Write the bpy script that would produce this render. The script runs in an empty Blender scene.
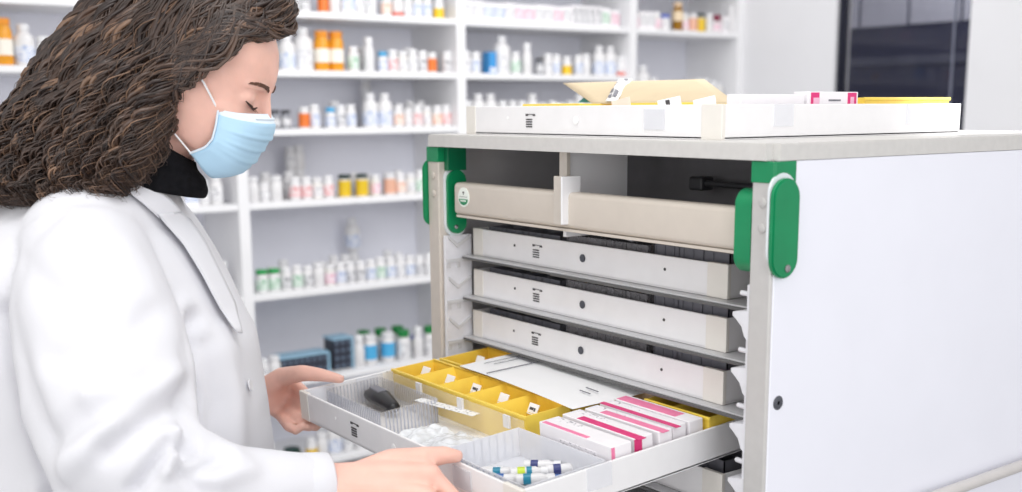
import bpy, bmesh, math, random
from mathutils import Vector, Matrix, noise
from mathutils.bvhtree import BVHTree

random.seed(11)
scene = bpy.context.scene
COL = scene.collection
PI = math.pi
Z0 = 1.40            # underside of the cart worktop

# ------------------------------------------------------------------ camera
FPX, CX, CY, YAW, PITCH, ROLL = 1106.3, 522.21, 313.62, 0.9342, 0.1824, -0.0058
CAM = Vector((1.6564, -1.0216, 0.0615 + Z0))
FWD = Vector((-math.sin(YAW) * math.cos(PITCH), math.cos(YAW) * math.cos(PITCH), -math.sin(PITCH)))
R0 = Vector((math.cos(YAW), math.sin(YAW), 0)); U0 = R0.cross(FWD)
RGT = R0 * math.cos(ROLL) + U0 * math.sin(ROLL)
UPV = -R0 * math.sin(ROLL) + U0 * math.cos(ROLL)
cam_data = bpy.data.cameras.new('camera')
cam = bpy.data.objects.new('camera', cam_data); COL.objects.link(cam)
m = Matrix((RGT, UPV, -FWD)).transposed().to_4x4(); m.translation = CAM
cam.matrix_world = m
cam_data.sensor_width = 36.0
cam_data.lens = FPX * 36.0 / 1022
cam_data.shift_x = (511 - CX) / 1022
cam_data.shift_y = (CY - 246) / 1022
cam_data.clip_start = 0.05
cam_data.dof.use_dof = True
cam_data.dof.focus_distance = 1.6
cam_data.dof.aperture_fstop = 3.1
scene.camera = cam
scene.view_settings.view_transform = 'Standard'
scene.view_settings.look = 'None'
scene.view_settings.exposure = 0.0

def ray(u, v): return FWD + RGT * ((u - CX) / FPX) - UPV * ((v - CY) / FPX)
def at_depth(u, v, d): return CAM + ray(u, v) * d          # surveyed point at a known distance
def on_plane(u, v, axis, val):
    r = ray(u, v); return CAM + r * ((val - CAM[axis]) / r[axis])
def to_px(p):
    d = p - CAM; z = d.dot(FWD)
    return CX + FPX * d.dot(RGT) / z, CY - FPX * d.dot(UPV) / z

# ------------------------------------------------------------------ materials
def lin(c):
    return tuple((x / 12.92 if x <= 0.04045 else ((x + 0.055) / 1.055) ** 2.4) for x in c)
def rgb(r, g, b): return lin((r / 255, g / 255, b / 255))
MATS = {}
def M(name, col, rough=0.5, var=0.05, scale=25.0, metal=0.0, bump=0.0, bscale=200.0, sss=0.0, coat=0.0, emit=0.0, spec=0.5, clear=0.0):
    if name in MATS: return MATS[name]
    mt = bpy.data.materials.new(name); mt.use_nodes = True
    nt = mt.node_tree; n = nt.nodes; l = nt.links
    b = n['Principled BSDF']; out = n['Material Output']
    tc = n.new('ShaderNodeTexCoord'); nz = n.new('ShaderNodeTexNoise'); nz.inputs['Scale'].default_value = scale
    nz.inputs['Detail'].default_value = 3.0
    l.new(tc.outputs['Object'], nz.inputs['Vector'])
    rp = n.new('ShaderNodeValToRGB')
    c = lin(col) if max(col) <= 1.0 and False else col
    rp.color_ramp.elements[0].color = tuple(max(0, x * (1 - var)) for x in c) + (1,)
    rp.color_ramp.elements[1].color = tuple(min(1, x * (1 + var)) for x in c) + (1,)
    rp.color_ramp.elements[0].position = 0.3; rp.color_ramp.elements[1].position = 0.7
    l.new(nz.outputs['Fac'], rp.inputs['Fac']); l.new(rp.outputs['Color'], b.inputs['Base Color'])
    b.inputs['Roughness'].default_value = rough; b.inputs['Metallic'].default_value = metal
    b.inputs['Specular IOR Level'].default_value = spec
    b.inputs['Coat Weight'].default_value = coat
    if sss:
        b.inputs['Subsurface Weight'].default_value = sss
        b.inputs['Subsurface Radius'].default_value = (0.012, 0.005, 0.003)
        b.inputs['Subsurface Scale'].default_value = 1.0
    if emit:
        b.inputs['Emission Color'].default_value = tuple(c) + (1,); b.inputs['Emission Strength'].default_value = emit
    if bump:
        n2 = n.new('ShaderNodeTexNoise'); n2.inputs['Scale'].default_value = bscale; n2.inputs['Detail'].default_value = 4
        l.new(tc.outputs['Object'], n2.inputs['Vector'])
        bp = n.new('ShaderNodeBump'); bp.inputs['Strength'].default_value = bump; bp.inputs['Distance'].default_value = 0.002
        l.new(n2.outputs['Fac'], bp.inputs['Height']); l.new(bp.outputs['Normal'], b.inputs['Normal'])
    if clear:
        tr = n.new('ShaderNodeBsdfTransparent'); mx = n.new('ShaderNodeMixShader'); mx.inputs[0].default_value = 1 - clear
        tr.inputs['Color'].default_value = (1, 1, 1, 1)
        l.new(tr.outputs[0], mx.inputs[1]); l.new(b.outputs[0], mx.inputs[2]); l.new(mx.outputs[0], out.inputs['Surface'])
    MATS[name] = mt
    return mt
def printed(name, base, ink, sx, sy, thr=0.52, rough=0.45):
    """paper label with fine illegible print rows (noise stretched in rows)"""
    if name in MATS: return MATS[name]
    mt = M(name, base, rough); nt = mt.node_tree; n = nt.nodes; l = nt.links
    tc = n.new('ShaderNodeTexCoord'); mp = n.new('ShaderNodeMapping'); mp.inputs['Scale'].default_value = (sx, sx, sy)
    nz = n.new('ShaderNodeTexNoise'); nz.inputs['Scale'].default_value = 1.0; nz.inputs['Detail'].default_value = 2
    l.new(tc.outputs['Object'], mp.inputs[0]); l.new(mp.outputs[0], nz.inputs['Vector'])
    rp = n.new('ShaderNodeValToRGB'); rp.color_ramp.elements[0].position = thr; rp.color_ramp.elements[1].position = thr + 0.08
    rp.color_ramp.elements[0].color = tuple(base) + (1,); rp.color_ramp.elements[1].color = tuple(ink) + (1,)
    l.new(nz.outputs['Fac'], rp.inputs['Fac']); l.new(rp.outputs['Color'], n['Principled BSDF'].inputs['Base Color'])
    return mt

WHITE = rgb(240, 240, 242)
m_wall = M('painted_wall', rgb(228, 228, 231), 0.8, 0.02, 3, bump=0.05)
m_floor = M('vinyl_floor', rgb(176, 176, 178), 0.45, 0.08, 6)
m_shelf = M('shelf_laminate', rgb(238, 238, 240), 0.5, 0.02, 8)
m_shelfback = M('shelf_back_laminate', rgb(238, 239, 248), 0.6, 0.03, 4)
m_top = M('worktop_laminate', rgb(208, 206, 203), 0.4, 0.03, 90)
m_alu = M('champagne_aluminium', rgb(208, 200, 190), 0.42, 0.03, 60, metal=0.15)
m_alu2 = M('silver_profile', rgb(200, 198, 196), 0.4, 0.03, 60, metal=0.2)
m_bar = M('beige_enamel', rgb(206, 197, 186), 0.38, 0.02, 40)
m_side = M('white_panel', rgb(240, 241, 250), 0.35, 0.01, 10)
m_green = M('green_plastic', rgb(0, 134, 84), 0.38, 0.06, 30)
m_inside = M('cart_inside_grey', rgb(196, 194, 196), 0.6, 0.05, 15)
m_tray = M('tray_plastic', rgb(240, 239, 240), 0.4, 0.02, 30)
m_traycorner = M('tray_corner_plastic', rgb(233, 229, 222), 0.4, 0.02, 30)
m_trayin = M('tray_inside_plastic', rgb(245, 246, 250), 0.4, 0.02, 30)
m_ink = M('dark_ink', rgb(70, 68, 70), 0.6)
m_black = M('black_plastic', rgb(28, 28, 32), 0.35, 0.1, 40)
m_dgrey = M('dark_grey_plastic', rgb(112, 112, 120), 0.4, 0.1, 40)
m_smoke = M('smoked_plastic', rgb(150, 148, 152), 0.2, 0.15, 60, clear=0.45)
m_chrome = M('steel_wire', rgb(170, 170, 172), 0.25, 0.05, 40, metal=0.9)
m_plate = M('shelf_plate_grey', rgb(202, 202, 204), 0.35, 0.03, 30, metal=0.1)
m_plateedge = M('shelf_plate_edge', rgb(92, 92, 92), 0.4, 0.05, 30)
m_railw = M('translucent_rail', rgb(225, 225, 230), 0.35, 0.05, 60)
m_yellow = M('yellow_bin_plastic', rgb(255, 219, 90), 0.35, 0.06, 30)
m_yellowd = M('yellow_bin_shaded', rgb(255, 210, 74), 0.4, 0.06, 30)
m_clear = M('clear_plastic', rgb(250, 246, 244), 0.06, 0.02, 30, clear=0.84)
m_frost = M('frosted_plastic', rgb(246, 247, 252), 0.25, 0.02, 30, clear=0.35)
m_paper = M('white_paper', rgb(246, 246, 247), 0.7, 0.01, 30)
m_manila = M('manila_paper', rgb(212, 193, 160), 0.7, 0.03, 30)
m_tab = M('white_tab', rgb(250, 250, 250), 0.5, 0.01, 30)
m_mag = M('magenta_print', rgb(222, 52, 122), 0.45, 0.05, 50)
m_pink = M('pink_print', rgb(240, 130, 170), 0.45, 0.05, 50)
m_carton = M('white_carton', rgb(246, 243, 246), 0.5, 0.02, 50)
m_cartonink = printed('carton_small_print', rgb(246, 243, 246), rgb(170, 168, 175), 160, 500, 0.55)
m_rubber = M('grey_rubber_plug', rgb(78, 80, 88), 0.6, 0.1, 80)
m_railtube = M('bumper_tube', rgb(206, 202, 200), 0.35, 0.03, 30)

# ------------------------------------------------------------------ mesh helpers
class MB:
    def __init__(s): s.v = []; s.f = []; s.mi = []
    def add(s, vs, fs, mi=0):
        o = len(s.v); s.v += [Vector(x) for x in vs]; s.f += [tuple(i + o for i in f) for f in fs]; s.mi += [mi] * len(fs); return s
    def box(s, x0, y0, z0, x1, y1, z1, mi=0, mat=None):
        vs = [Vector((x, y, z)) for x in (x0, x1) for y in (y0, y1) for z in (z0, z1)]
        if mat: vs = [mat @ v for v in vs]
        return s.add(vs, [(0, 1, 3, 2), (4, 6, 7, 5), (0, 4, 5, 1), (2, 3, 7, 6), (0, 2, 6, 4), (1, 5, 7, 3)], mi)
    def rbox(s, x0, y0, z0, x1, y1, z1, r=0.003, mi=0, seg=2, mat=None):
        bm = bmesh.new(); bmesh.ops.create_cube(bm, size=1)
        for v in bm.verts:
            v.co = Vector(((x0 + x1) / 2 + v.co.x * (x1 - x0), (y0 + y1) / 2 + v.co.y * (y1 - y0), (z0 + z1) / 2 + v.co.z * (z1 - z0)))
        bmesh.ops.bevel(bm, geom=bm.edges[:], offset=r, segments=seg, profile=0.5, affect='EDGES')
        bm.verts.index_update()
        vs = [mat @ v.co if mat else v.co.copy() for v in bm.verts]; fs = [tuple(v.index for v in f.verts) for f in bm.faces]; bm.free()
        return s.add(vs, fs, mi)
    def prism(s, pts, axis, a, b, mi=0, mat=None):
        """pts: 2D outline in the two other axes, extruded along axis from a to b"""
        def mk(p, t):
            q = [0, 0, 0]; k = [i for i in range(3) if i != axis]; q[k[0]] = p[0]; q[k[1]] = p[1]; q[axis] = t
            q = Vector(q); return mat @ q if mat else q
        n = len(pts); vs = [mk(p, a) for p in pts] + [mk(p, b) for p in pts]
        fs = [tuple(range(n))[::-1], tuple(range(n, 2 * n))] + [(i, (i + 1) % n, n + (i + 1) % n, n + i) for i in range(n)]
        return s.add(vs, fs, mi)
    def lathe(s, prof, c=(0, 0, 0), n=16, mi=0, mat=None, cap=True):
        """prof: (r, z) from bottom to top about the z axis"""
        vs = []; fs = []; c = Vector(c)
        for r, z in prof:
            for k in range(n):
                p = c + Vector((r * math.cos(2 * PI * k / n), r * math.sin(2 * PI * k / n), z)); vs.append(mat @ p if mat else p)
        for j in range(len(prof) - 1):
            for k in range(n): fs.append((j * n + k, j * n + (k + 1) % n, (j + 1) * n + (k + 1) % n, (j + 1) * n + k))
        if cap: fs += [tuple(range(n))[::-1], tuple(range((len(prof) - 1) * n, len(prof) * n))]
        return s.add(vs, fs, mi)
    def tube(s, pts, rad, n=8, mi=0, flat=1.0, ref=None, caps=True):
        """tapered tube with rounded ends; rad a number or a list"""
        pts = [Vector(p) for p in pts]; m_ = len(pts)
        if not isinstance(rad, (list, tuple)): rad = [rad] * m_
        rows = []
        prev = None
        for i in range(m_):
            t = (pts[min(i + 1, m_ - 1)] - pts[max(i - 1, 0)]).normalized()
            a = Vector(ref) if ref is not None else (prev if prev is not None else (Vector((0, 0, 1)) if abs(t.z) < 0.9 else Vector((1, 0, 0))))
            a = (a - t * a.dot(t)).normalized(); prev = a; bb = t.cross(a)
            rows.append((pts[i], rad[i], a, bb, t))
        rings = []
        if caps:
            p, r, a, bb, t = rows[0]
            for ang in (80, 55, 28): rings.append((p - t * r * math.sin(math.radians(ang)), r * math.cos(math.radians(ang)), a, bb))
        for p, r, a, bb, t in rows: rings.append((p, r, a, bb))
        if caps:
            p, r, a, bb, t = rows[-1]
            for ang in (28, 55, 80): rings.append((p + t * r * math.sin(math.radians(ang)), r * math.cos(math.radians(ang)), a, bb))
        vs = []; fs = []
        for p, r, a, bb in rings:
            for k in range(n):
                th = 2 * PI * k / n; vs.append(p + a * (r * math.cos(th)) + bb * (r * flat * math.sin(th)))
        for j in range(len(rings) - 1):
            for k in range(n): fs.append((j * n + k, j * n + (k + 1) % n, (j + 1) * n + (k + 1) % n, (j + 1) * n + k))
        fs += [tuple(range(n))[::-1], tuple(range((len(rings) - 1) * n, len(rings) * n))]
        return s.add(vs, fs, mi)
    def loft(s, rings, mi=0, caps=True):
        n = len(rings[0]); vs = [p for r in rings for p in r]; fs = []
        for j in range(len(rings) - 1):
            for k in range(n): fs.append((j * n + k, j * n + (k + 1) % n, (j + 1) * n + (k + 1) % n, (j + 1) * n + k))
        if caps: fs += [tuple(range(n))[::-1], tuple(range((len(rings) - 1) * n, len(rings) * n))]
        return s.add(vs, fs, mi)
    def mesh(s, name, mats, smooth=None):
        me = bpy.data.meshes.new(name); me.from_pydata([tuple(v) for v in s.v], [], s.f)
        for mt in (mats if isinstance(mats, (list, tuple)) else [mats]): me.materials.append(mt)
        bm = bmesh.new(); bm.from_mesh(me); bmesh.ops.recalc_face_normals(bm, faces=bm.faces[:])
        bm.to_mesh(me); bm.free()
        for i, p in enumerate(me.polygons): p.material_index = s.mi[i]
        if smooth is not None:
            me.shade_smooth()
            if smooth < 180: me.set_sharp_from_angle(angle=math.radians(smooth))
        return me
    def build(s, name, mats, parent=None, smooth=None, loc=None):
        return link(name, s.mesh(name, mats, smooth), parent, loc)
def link(name, me, parent=None, loc=None):
    o = bpy.data.objects.new(name, me); COL.objects.link(o)
    if parent is not None: o.parent = parent
    if loc is not None: o.location = loc
    return o
def tag(o, label, cat, group=None):
    o['label'] = label; o['category'] = cat
    if group: o['group'] = group
    return o
def structure(o): o['kind'] = 'structure'; return o
def empty(name, label, cat, loc=(0, 0, 0), group=None, mat=None):
    o = bpy.data.objects.new(name, None); COL.objects.link(o); o.empty_display_size = 0.05
    if mat is not None: o.matrix_world = mat
    else: o.location = loc
    return tag(o, label, cat, group)
def copy_tree(o, parent=None):
    c = o.copy(); COL.objects.link(c)
    if parent is not None: c.parent = parent
    for ch in list(o.children): copy_tree(ch, c)
    return c

# ------------------------------------------------------------------ room
structure(MB().box(-3.6, -3.0, -0.05, 3.4, 4.9, 0.0).build('floor', m_floor))
structure(MB().box(-2.44, -3.0, 0, -2.36, 2.97, 2.9).build('wall_left', m_wall))
wx0, wx1, wz0, wz1 = -1.468, -0.838, 1.05, 2.25
w = MB()
w.box(-2.44, 2.97, 0, wx0, 3.07, 2.9); w.box(wx1, 2.97, 0, 3.4, 3.07, 2.9)
w.box(wx0, 2.97, 0, wx1, 3.07, wz0); w.box(wx0, 2.97, wz1, wx1, 3.07, 2.9)
structure(w.build('wall_back', m_wall))
# the dark interior window; a made-up room behind it imitates the glass reflections
m_glass = M('dark_tinted_glass', rgb(24, 26, 44), 0.05, 0.05, 3, clear=0.68)
m_frame = M('dark_window_frame', rgb(40, 42, 56), 0.4)
win = MB()
t_ = 0.012
for (a, b, c, d) in ((wx0, wx0 + t_, wz0, wz1), (wx1 - t_, wx1, wz0, wz1), (wx0, wx1, wz0, wz0 + t_), (wx0, wx1, wz1 - t_, wz1)):
    win.box(a, 2.985, c, b, 3.04, d)
wo = structure(win.build('window_1', m_frame))
MB().box(wx0 + t_, 3.0, wz0 + t_, wx1 - t_, 3.006, wz1 - t_).build('pane', m_glass, wo)
MB().box(wx1 - 0.085, 2.992, wz0 + t_, wx1 - 0.078, 3.0, wz1 - t_).build('pane_glint', M('pane_glint_grey', rgb(120, 124, 140), 0.3), wo)  # pale strip added as the glint running down the pane
structure(MB().box(-3.6, 4.8, 0, 0.6, 4.9, 2.9).build('wall_reflection_backdrop', M('reflection_backdrop_grey', rgb(120, 122, 132), 0.8)))  # added backdrop for the imitated reflections
dk = M('reflection_dark_navy', rgb(36, 38, 62), 0.5)
gr_ = M('reflection_pale_grey', rgb(176, 177, 192), 0.6)
u = empty('reflection_prop', 'dark cupboard with pale upper blocks imitating reflections in the tinted window', 'prop', (-3.3, 4.3, 0))  # made-up blocks standing in for what the glass reflects
MB().box(0, 0, 0, 3.0, 0.45, 1.86).build('reflection_dark_block', dk, u)
for k in range(9):
    MB().box(0.02 + k * 0.315, -0.01, 1.9, 0.315 + k * 0.315, 0.42, 2.6).build('reflection_pale_block', gr_, u)
MB().box(0, 0, 1.86, 3.0, 0.45, 2.62).build('reflection_upper_block', dk, u)
MB().box(0, -0.012, 1.69, 3.0, 0, 1.735).build('reflection_line', M('reflection_line_grey', rgb(74, 76, 92), 0.5), u)

# ------------------------------------------------------------------ shelving
SY = [-1.3, -0.41, 0.485, 1.395, 2.285, 2.955]
SH = {0: [.404, .202, -.001, -.255, -.579, -.907, -1.23], 1: [.404, .202, -.001, -.255, -.579, -.907, -1.23],
      2: [.404, .202, -.001, -.255, -.579, -.907, -1.23], 3: [.404, .202, -.001, -.255, -.579, -.907, -1.23],
      4: [.404, .10, -.20, -.579, -.907, -1.23]}
XF, XB = -2.0, -2.335
u = empty('wall_shelving', 'tall white open shelving along the wall, filled with medicine bottles', 'shelving', (0, 0, 0))
for k, y in enumerate(SY):
    hw = 0.02
    MB().rbox(XB, y - hw, 0.0, XF + 0.004, y + hw, 2.5, 0.002).build('upright', m_shelf, u)
for b in range(5):
    y0, y1 = SY[b] + 0.02, SY[b + 1] - 0.02
    MB().box(XB - 0.006, y0 - 0.02, 0, XB, y1 + 0.02, 2.5).build('back_panel', m_shelfback, u)
    for z in SH[b] + [0.62, -1.36]:
        MB().rbox(XB, y0, Z0 + z - 0.022, XF, y1, Z0 + z, 0.002).build('shelf_board', m_shelf, u)

# ------------------------------------------------------------------ bottles and boxes on the shelves
hd = M('white_hdpe', rgb(228, 227, 228), 0.35, 0.02, 60)
hd2 = M('ivory_hdpe', rgb(226, 224, 220), 0.4, 0.03, 60)
capw = M('white_cap', rgb(234, 234, 236), 0.4, 0.02, 60)
LAB = {}
for nm, base, ink in (('grey', (242, 242, 243), (170, 170, 176)), ('blue', (236, 238, 244), (120, 150, 200)), ('red', (244, 236, 236), (214, 70, 80)),
                      ('green', (234, 242, 236), (70, 160, 110)), ('dark', (236, 236, 238), (70, 72, 84)), ('orange', (245, 238, 230), (226, 120, 50)),
                      ('yellow', (250, 240, 190), (226, 180, 30)), ('pink', (246, 238, 242), (214, 110, 150))):
    LAB[nm] = printed('label_print_' + nm, rgb(*base), rgb(*ink), 70, 330, 0.50)
def col_mat(nm, r, g, b, rough=0.35): return M(nm, rgb(r, g, b), rough, 0.05, 60)
AMB = M('amber_bottle_plastic', rgb(232, 158, 36), 0.18, 0.1, 40, sss=0.0)
KIND = {}
def bottle_kind(key, r, h, cap_r, cap_h, body, capm, label, desc, lab=(0.18, 0.72), shoulder=0.16, group='bottle'):
    hb = h - cap_h; sh = hb * (1 - shoulder)
    prof = [(r * 0.9, 0), (r, r * 0.12), (r, sh), (r * 0.93, sh + (hb - sh) * 0.35), (cap_r * 0.9 + (r - cap_r) * 0.3, sh + (hb - sh) * 0.75), (cap_r * 0.86, hb), (cap_r * 0.86, hb + 0.002)]
    bm_ = MB().lathe(prof, n=16).mesh('bottle_body_' + key, body, 40)
    cm = MB().lathe([(cap_r * 0.96, hb + 0.001), (cap_r, hb + 0.003), (cap_r, h - 0.002), (cap_r * 0.9, h)], n=16).mesh('bottle_cap_' + key, capm, 40)
    lm = None
    if label is not None:
        lm = MB().lathe([(r + 0.0006, sh * lab[0]), (r + 0.0006, sh * lab[1] / 0.8)], n=20, cap=False).mesh('bottle_label_' + key, label, 60)
    KIND[key] = ('bottle', r, h, [('cap', cm), ('label', lm)], bm_, desc)
def box_kind(key, w, d, h, mats, desc, stripe=None, cat='box'):
    b = MB().rbox(-d / 2, -w / 2, 0, d / 2, w / 2, h, 0.0012, 0, 1).mesh('carton_body_' + key, mats[0], None)
    parts = []
    if len(mats) > 1:
        z0, z1 = stripe or (0.55, 0.85)
        q = MB().box(d / 2, -w / 2 + 0.002, h * z0, d / 2 + 0.0006, w / 2 - 0.002, h * z1).mesh('carton_panel_' + key, mats[1], None)
        parts.append(('printed_panel', q))
    KIND[key] = (cat, w / 2, h, parts, b, desc)
W_ = 'white pill bottle'
bottle_kind('wg', .0205, .086, .017, .017, hd, capw, LAB['grey'], W_ + ', grey print')
bottle_kind('wg2', .023, .098, .018, .018, hd, capw, LAB['grey'], 'tall white bottle, grey print')
bottle_kind('wgs', .0185, .068, .0165, .014, hd, capw, LAB['grey'], 'small white bottle, grey print')
bottle_kind('wb', .0205, .084, .017, .016, hd, capw, LAB['blue'], W_ + ', blue print')
bottle_kind('wr', .0205, .082, .017, .016, hd, capw, LAB['red'], W_ + ', red print')
bottle_kind('wgr', .021, .088, .017, .016, hd, capw, LAB['green'], W_ + ', green print')
bottle_kind('wd', .020, .082, .017, .016, hd, capw, LAB['dark'], W_ + ', dark print')
bottle_kind('wp', .0195, .078, .016, .016, hd2, capw, LAB['pink'], 'ivory pill bottle, pink print')
bottle_kind('wo', .0205, .08, .017, .016, hd, capw, LAB['orange'], W_ + ', orange print')
bottle_kind('plain', .022, .09, .019, .02, hd, capw, None, 'plain white pill bottle')
bottle_kind('iv', .0215, .078, .019, .018, hd2, capw, LAB['grey'], 'ivory pill bottle, grey print')
bottle_kind('jug', .036, .15, .02, .024, hd, capw, LAB['grey'], 'large white bottle', lab=(.1, .6), shoulder=.22)
bottle_kind('jug2', .03, .125, .018, .022, hd, capw, LAB['blue'], 'large white bottle, blue print', lab=(.1, .6), shoulder=.22)
bottle_kind('slim', .021, .125, .016, .03, hd, capw, None, 'slim plain white bottle', shoulder=.3)
bottle_kind('amb', .0275, .14, .024, .02, AMB, col_mat('amber_cap', 236, 150, 40), M('amber_bottle_label', rgb(244, 238, 226), 0.5), 'amber bottle, white label', lab=(.30, .62))
bottle_kind('ambs', .02, .082, .018, .012, AMB, capw, LAB['orange'], 'small amber bottle', lab=(.05, .2))
bottle_kind('org', .019, .076, .0175, .012, hd, col_mat('white_cap_b', 240, 240, 240), col_mat('orange_wrap', 230, 118, 40), 'white bottle, orange wrap', lab=(.1, .8))
bottle_kind('yel', .0235, .084, .0225, .016, hd, col_mat('black_green_cap', 40, 58, 52), col_mat('yellow_wrap', 226, 190, 30), 'yellow jar, dark cap', lab=(.05, .78), shoulder=.06)
bottle_kind('yelw', .021, .078, .018, .016, hd, capw, col_mat('yellow_wrap_b', 240, 196, 30), 'white bottle, yellow wrap', lab=(.05, .6))
bottle_kind('pnk', .0225, .08, .02, .014, hd, capw, col_mat('salmon_wrap', 228, 176, 150), 'white jar, salmon wrap', lab=(.1, .8), shoulder=.08)
bottle_kind('blc', .019, .074, .017, .018, hd, col_mat('sky_blue_cap', 70, 165, 215), LAB['blue'], 'white bottle, sky blue cap')
bottle_kind('gcap', .022, .082, .021, .016, hd, col_mat('green_cap', 30, 160, 80), LAB['green'], 'white bottle, green cap')
bottle_kind('gcap2', .028, .12, .024, .028, hd, col_mat('deep_green_cap', 26, 130, 62), LAB['grey'], 'large white bottle, green cap', shoulder=.2)
bottle_kind('blu', .027, .118, .024, .02, hd, capw, col_mat('sky_blue_wrap', 80, 176, 226), 'white bottle, sky blue wrap', lab=(.30, .78))
bottle_kind('grey', .018, .066, .0165, .012, col_mat('grey_glass', 140, 142, 150), col_mat('black_cap', 44, 44, 50), LAB['dark'], 'small grey bottle, black cap')
bottle_kind('mar', .022, .082, .022, .03, hd, col_mat('maroon_cap', 128, 36, 66), LAB['pink'], 'white bottle, maroon cap', shoulder=.1)
bottle_kind('blcap', .026, .07, .025, .016, hd, col_mat('royal_blue_cap', 84, 104, 190), LAB['grey'], 'white jar, royal blue cap', shoulder=.06)
bottle_kind('ambl', .024, .125, .020, .02, M('brown_glass', rgb(150, 104, 10), 0.15, .1, 40), col_mat('tan_cap', 226, 196, 160), M('tan_label', rgb(236, 214, 180), .5), 'tall brown glass bottle, tan label', lab=(.5, .78))
bottle_kind('redb', .022, .084, .019, .02, hd, capw, col_mat('red_ring', 222, 110, 96), 'white bottle, red ring label', lab=(.05, .25))
bottle_kind('dkg', .034, .05, .03, .014, col_mat('dark_green_tub', 30, 72, 62), col_mat('dark_green_tub_lid', 22, 56, 50), None, 'dark green tub', shoulder=.05)
box_kind('bx', .045, .06, .075, [m_carton, LAB['grey']], 'white carton, grey print', (.2, .85))
box_kind('bxb', .05, .06, .07, [m_carton, LAB['blue']], 'white carton, blue print', (.15, .8))
box_kind('bxp', .048, .06, .072, [m_carton, LAB['pink']], 'white carton, pink print', (.15, .8))
box_kind('bxg', .046, .06, .078, [m_carton, LAB['green']], 'white carton, green print', (.2, .8))
box_kind('bxd', .03, .06, .082, [m_carton, LAB['dark']], 'narrow white carton, dark print', (.1, .9))
box_kind('bblue', .034, .05, .085, [col_mat('bright_blue_carton', 66, 150, 214), LAB['blue']], 'bright blue carton', (.05, .3))
def y_at_(u, v): return on_plane(u, v, 0, -2.26).y
WORD = ['zeroth', 'first', 'second', 'third', 'fourth', 'fifth', 'sixth', 'seventh', 'eighth', 'ninth', 'tenth', 'eleventh', 'twelfth', 'thirteenth', 'fourteenth', 'fifteenth', 'sixteenth',
        'seventeenth', 'eighteenth', 'nineteenth', 'twentieth', 'twenty-first', 'twenty-second', 'twenty-third', 'twenty-fourth', 'twenty-fifth', 'twenty-sixth', 'twenty-seventh']
MEMB = {}
STACKY = [(y_at_(353, 250), Z0 - .579), (y_at_(290, 160), Z0 - .255), (y_at_(299, 160), Z0 - .255), (y_at_(366, 100), Z0 - .001)]
def put(key, x, y, z, label, group, rz=None):
    cat, r, h, parts, me, desc = KIND[key]
    if key not in MEMB:
        o = link('pill_bottle' if cat == 'bottle' else 'medicine_carton', me)
        for pn, pm in parts:
            if pm is not None: link(pn, pm, o)
        MEMB[key] = o
    else:
        o = copy_tree(MEMB[key])
    o.location = (x, y, z); o.rotation_euler = (0, 0, random.uniform(-.5, .5) if cat == 'bottle' and rz is None else (rz or 0))
    return tag(o, label, cat, group)
COMMON = ['wg'] * 6 + ['wg2'] * 3 + ['wgs'] * 3 + ['wb'] * 3 + ['wr', 'wgr'] + ['wd'] * 2 + ['wp', 'plain', 'plain', 'iv', 'iv', 'wo', 'bx', 'bxb']
BOXY = ['bx', 'bxb', 'bxp', 'bxg', 'bxd', 'wg', 'wp', 'bxp', 'bx', 'wgs']
def y_at(u, v, x): return on_plane(u, v, 0, x).y
def fill_row(y0, y1, z, phrase, pal, fixed=(), xf=-2.045, back=0.93, gap=(.0005, .003), third=0.0, group=None):
    """stand bottles along a shelf from y0 to y1; fixed = [(y, key)] are set first"""
    fixed = sorted(fixed); row = []; y = y0
    fx = [(fy - KIND[k][1], fy + KIND[k][1], k) for fy, k in fixed]
    for a, b, k in fx: row.append(((a + b) / 2, k))
    guard = 0
    while y < y1 and guard < 200:
        guard += 1
        k = random.choice(pal); r = KIND[k][1]
        hit = [f for f in fx if y + 2 * r > f[0] - .002 and y < f[1] + .002]
        if hit:
            sp = hit[0][0] - y
            fit = [q for q in ('wgs', 'wp', 'wg', 'iv') if 2 * KIND[q][1] + .002 < sp]
            if fit: q = random.choice(fit); row.append((y + KIND[q][1] + .0008, q))
            y = hit[0][1] + .002; continue
        if y + 2 * r > y1: break
        row.append((y + r, k)); y += 2 * r + random.uniform(*gap)
    row.sort()
    for i in range(1, len(row)):
        mn = row[i - 1][0] + KIND[row[i - 1][1]][1] + KIND[row[i][1]][1] + .0025
        if row[i][0] < mn: row[i] = (mn, row[i][1])
    for i, (yy, k) in enumerate(row):
        cat, r, h, parts, me, desc = KIND[k]
        dx = max(KIND[k][1] if cat == 'bottle' else .03, .02)
        put(k, xf - dx + .02 - random.uniform(0, .006), yy, z, '%s, %s along front row, %s' % (desc, WORD[i + 1], phrase), group or 'bottles on the ' + phrase)
    # second row, a little taller, seen in the gaps and above the front one
    y = y0 + random.uniform(.0, .05); i = 0
    while y < y1 - .06 and back > 0:
        if random.random() < back:
            k = random.choice(['wg2', 'wg2', 'plain', 'wg', 'wb', 'iv']); r = KIND[k][1]; i += 1
            if any(abs(y + r - sy) < .06 for sy, sz in STACKY if abs(sz - z) < .01):
                y += .03; i -= 1; continue
            put(k, xf - .095, y + r, z, '%s, %s along back row, %s' % (KIND[k][5], WORD[i], phrase), group or 'bottles on the ' + phrase)
            y += 2 * r + .003
        else: y += .055
Zs = lambda z: Z0 + z
def F(lst, z, x=-2.06): # (pixel column, kind) surveyed from the photograph -> shelf coordinate
    return [(y_at(u, to_px(Vector((x, 1.0, Zs(z))))[1], x), k) for u, k in lst]
# bay behind the hair
fill_row(-.36, -.17, Zs(.202), 'shelf behind the curly hair', COMMON, F([(5, 'amb'), (19, 'jug2'), (31, 'plain')], .202), back=.3)
fill_row(.20, .455, Zs(-.255), 'shelf behind the chin', COMMON, back=.4)
fill_row(.30, .455, Zs(-.579), 'shelf behind the lapel', COMMON, F([(222, 'slim')], -.579), back=.3)
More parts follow.
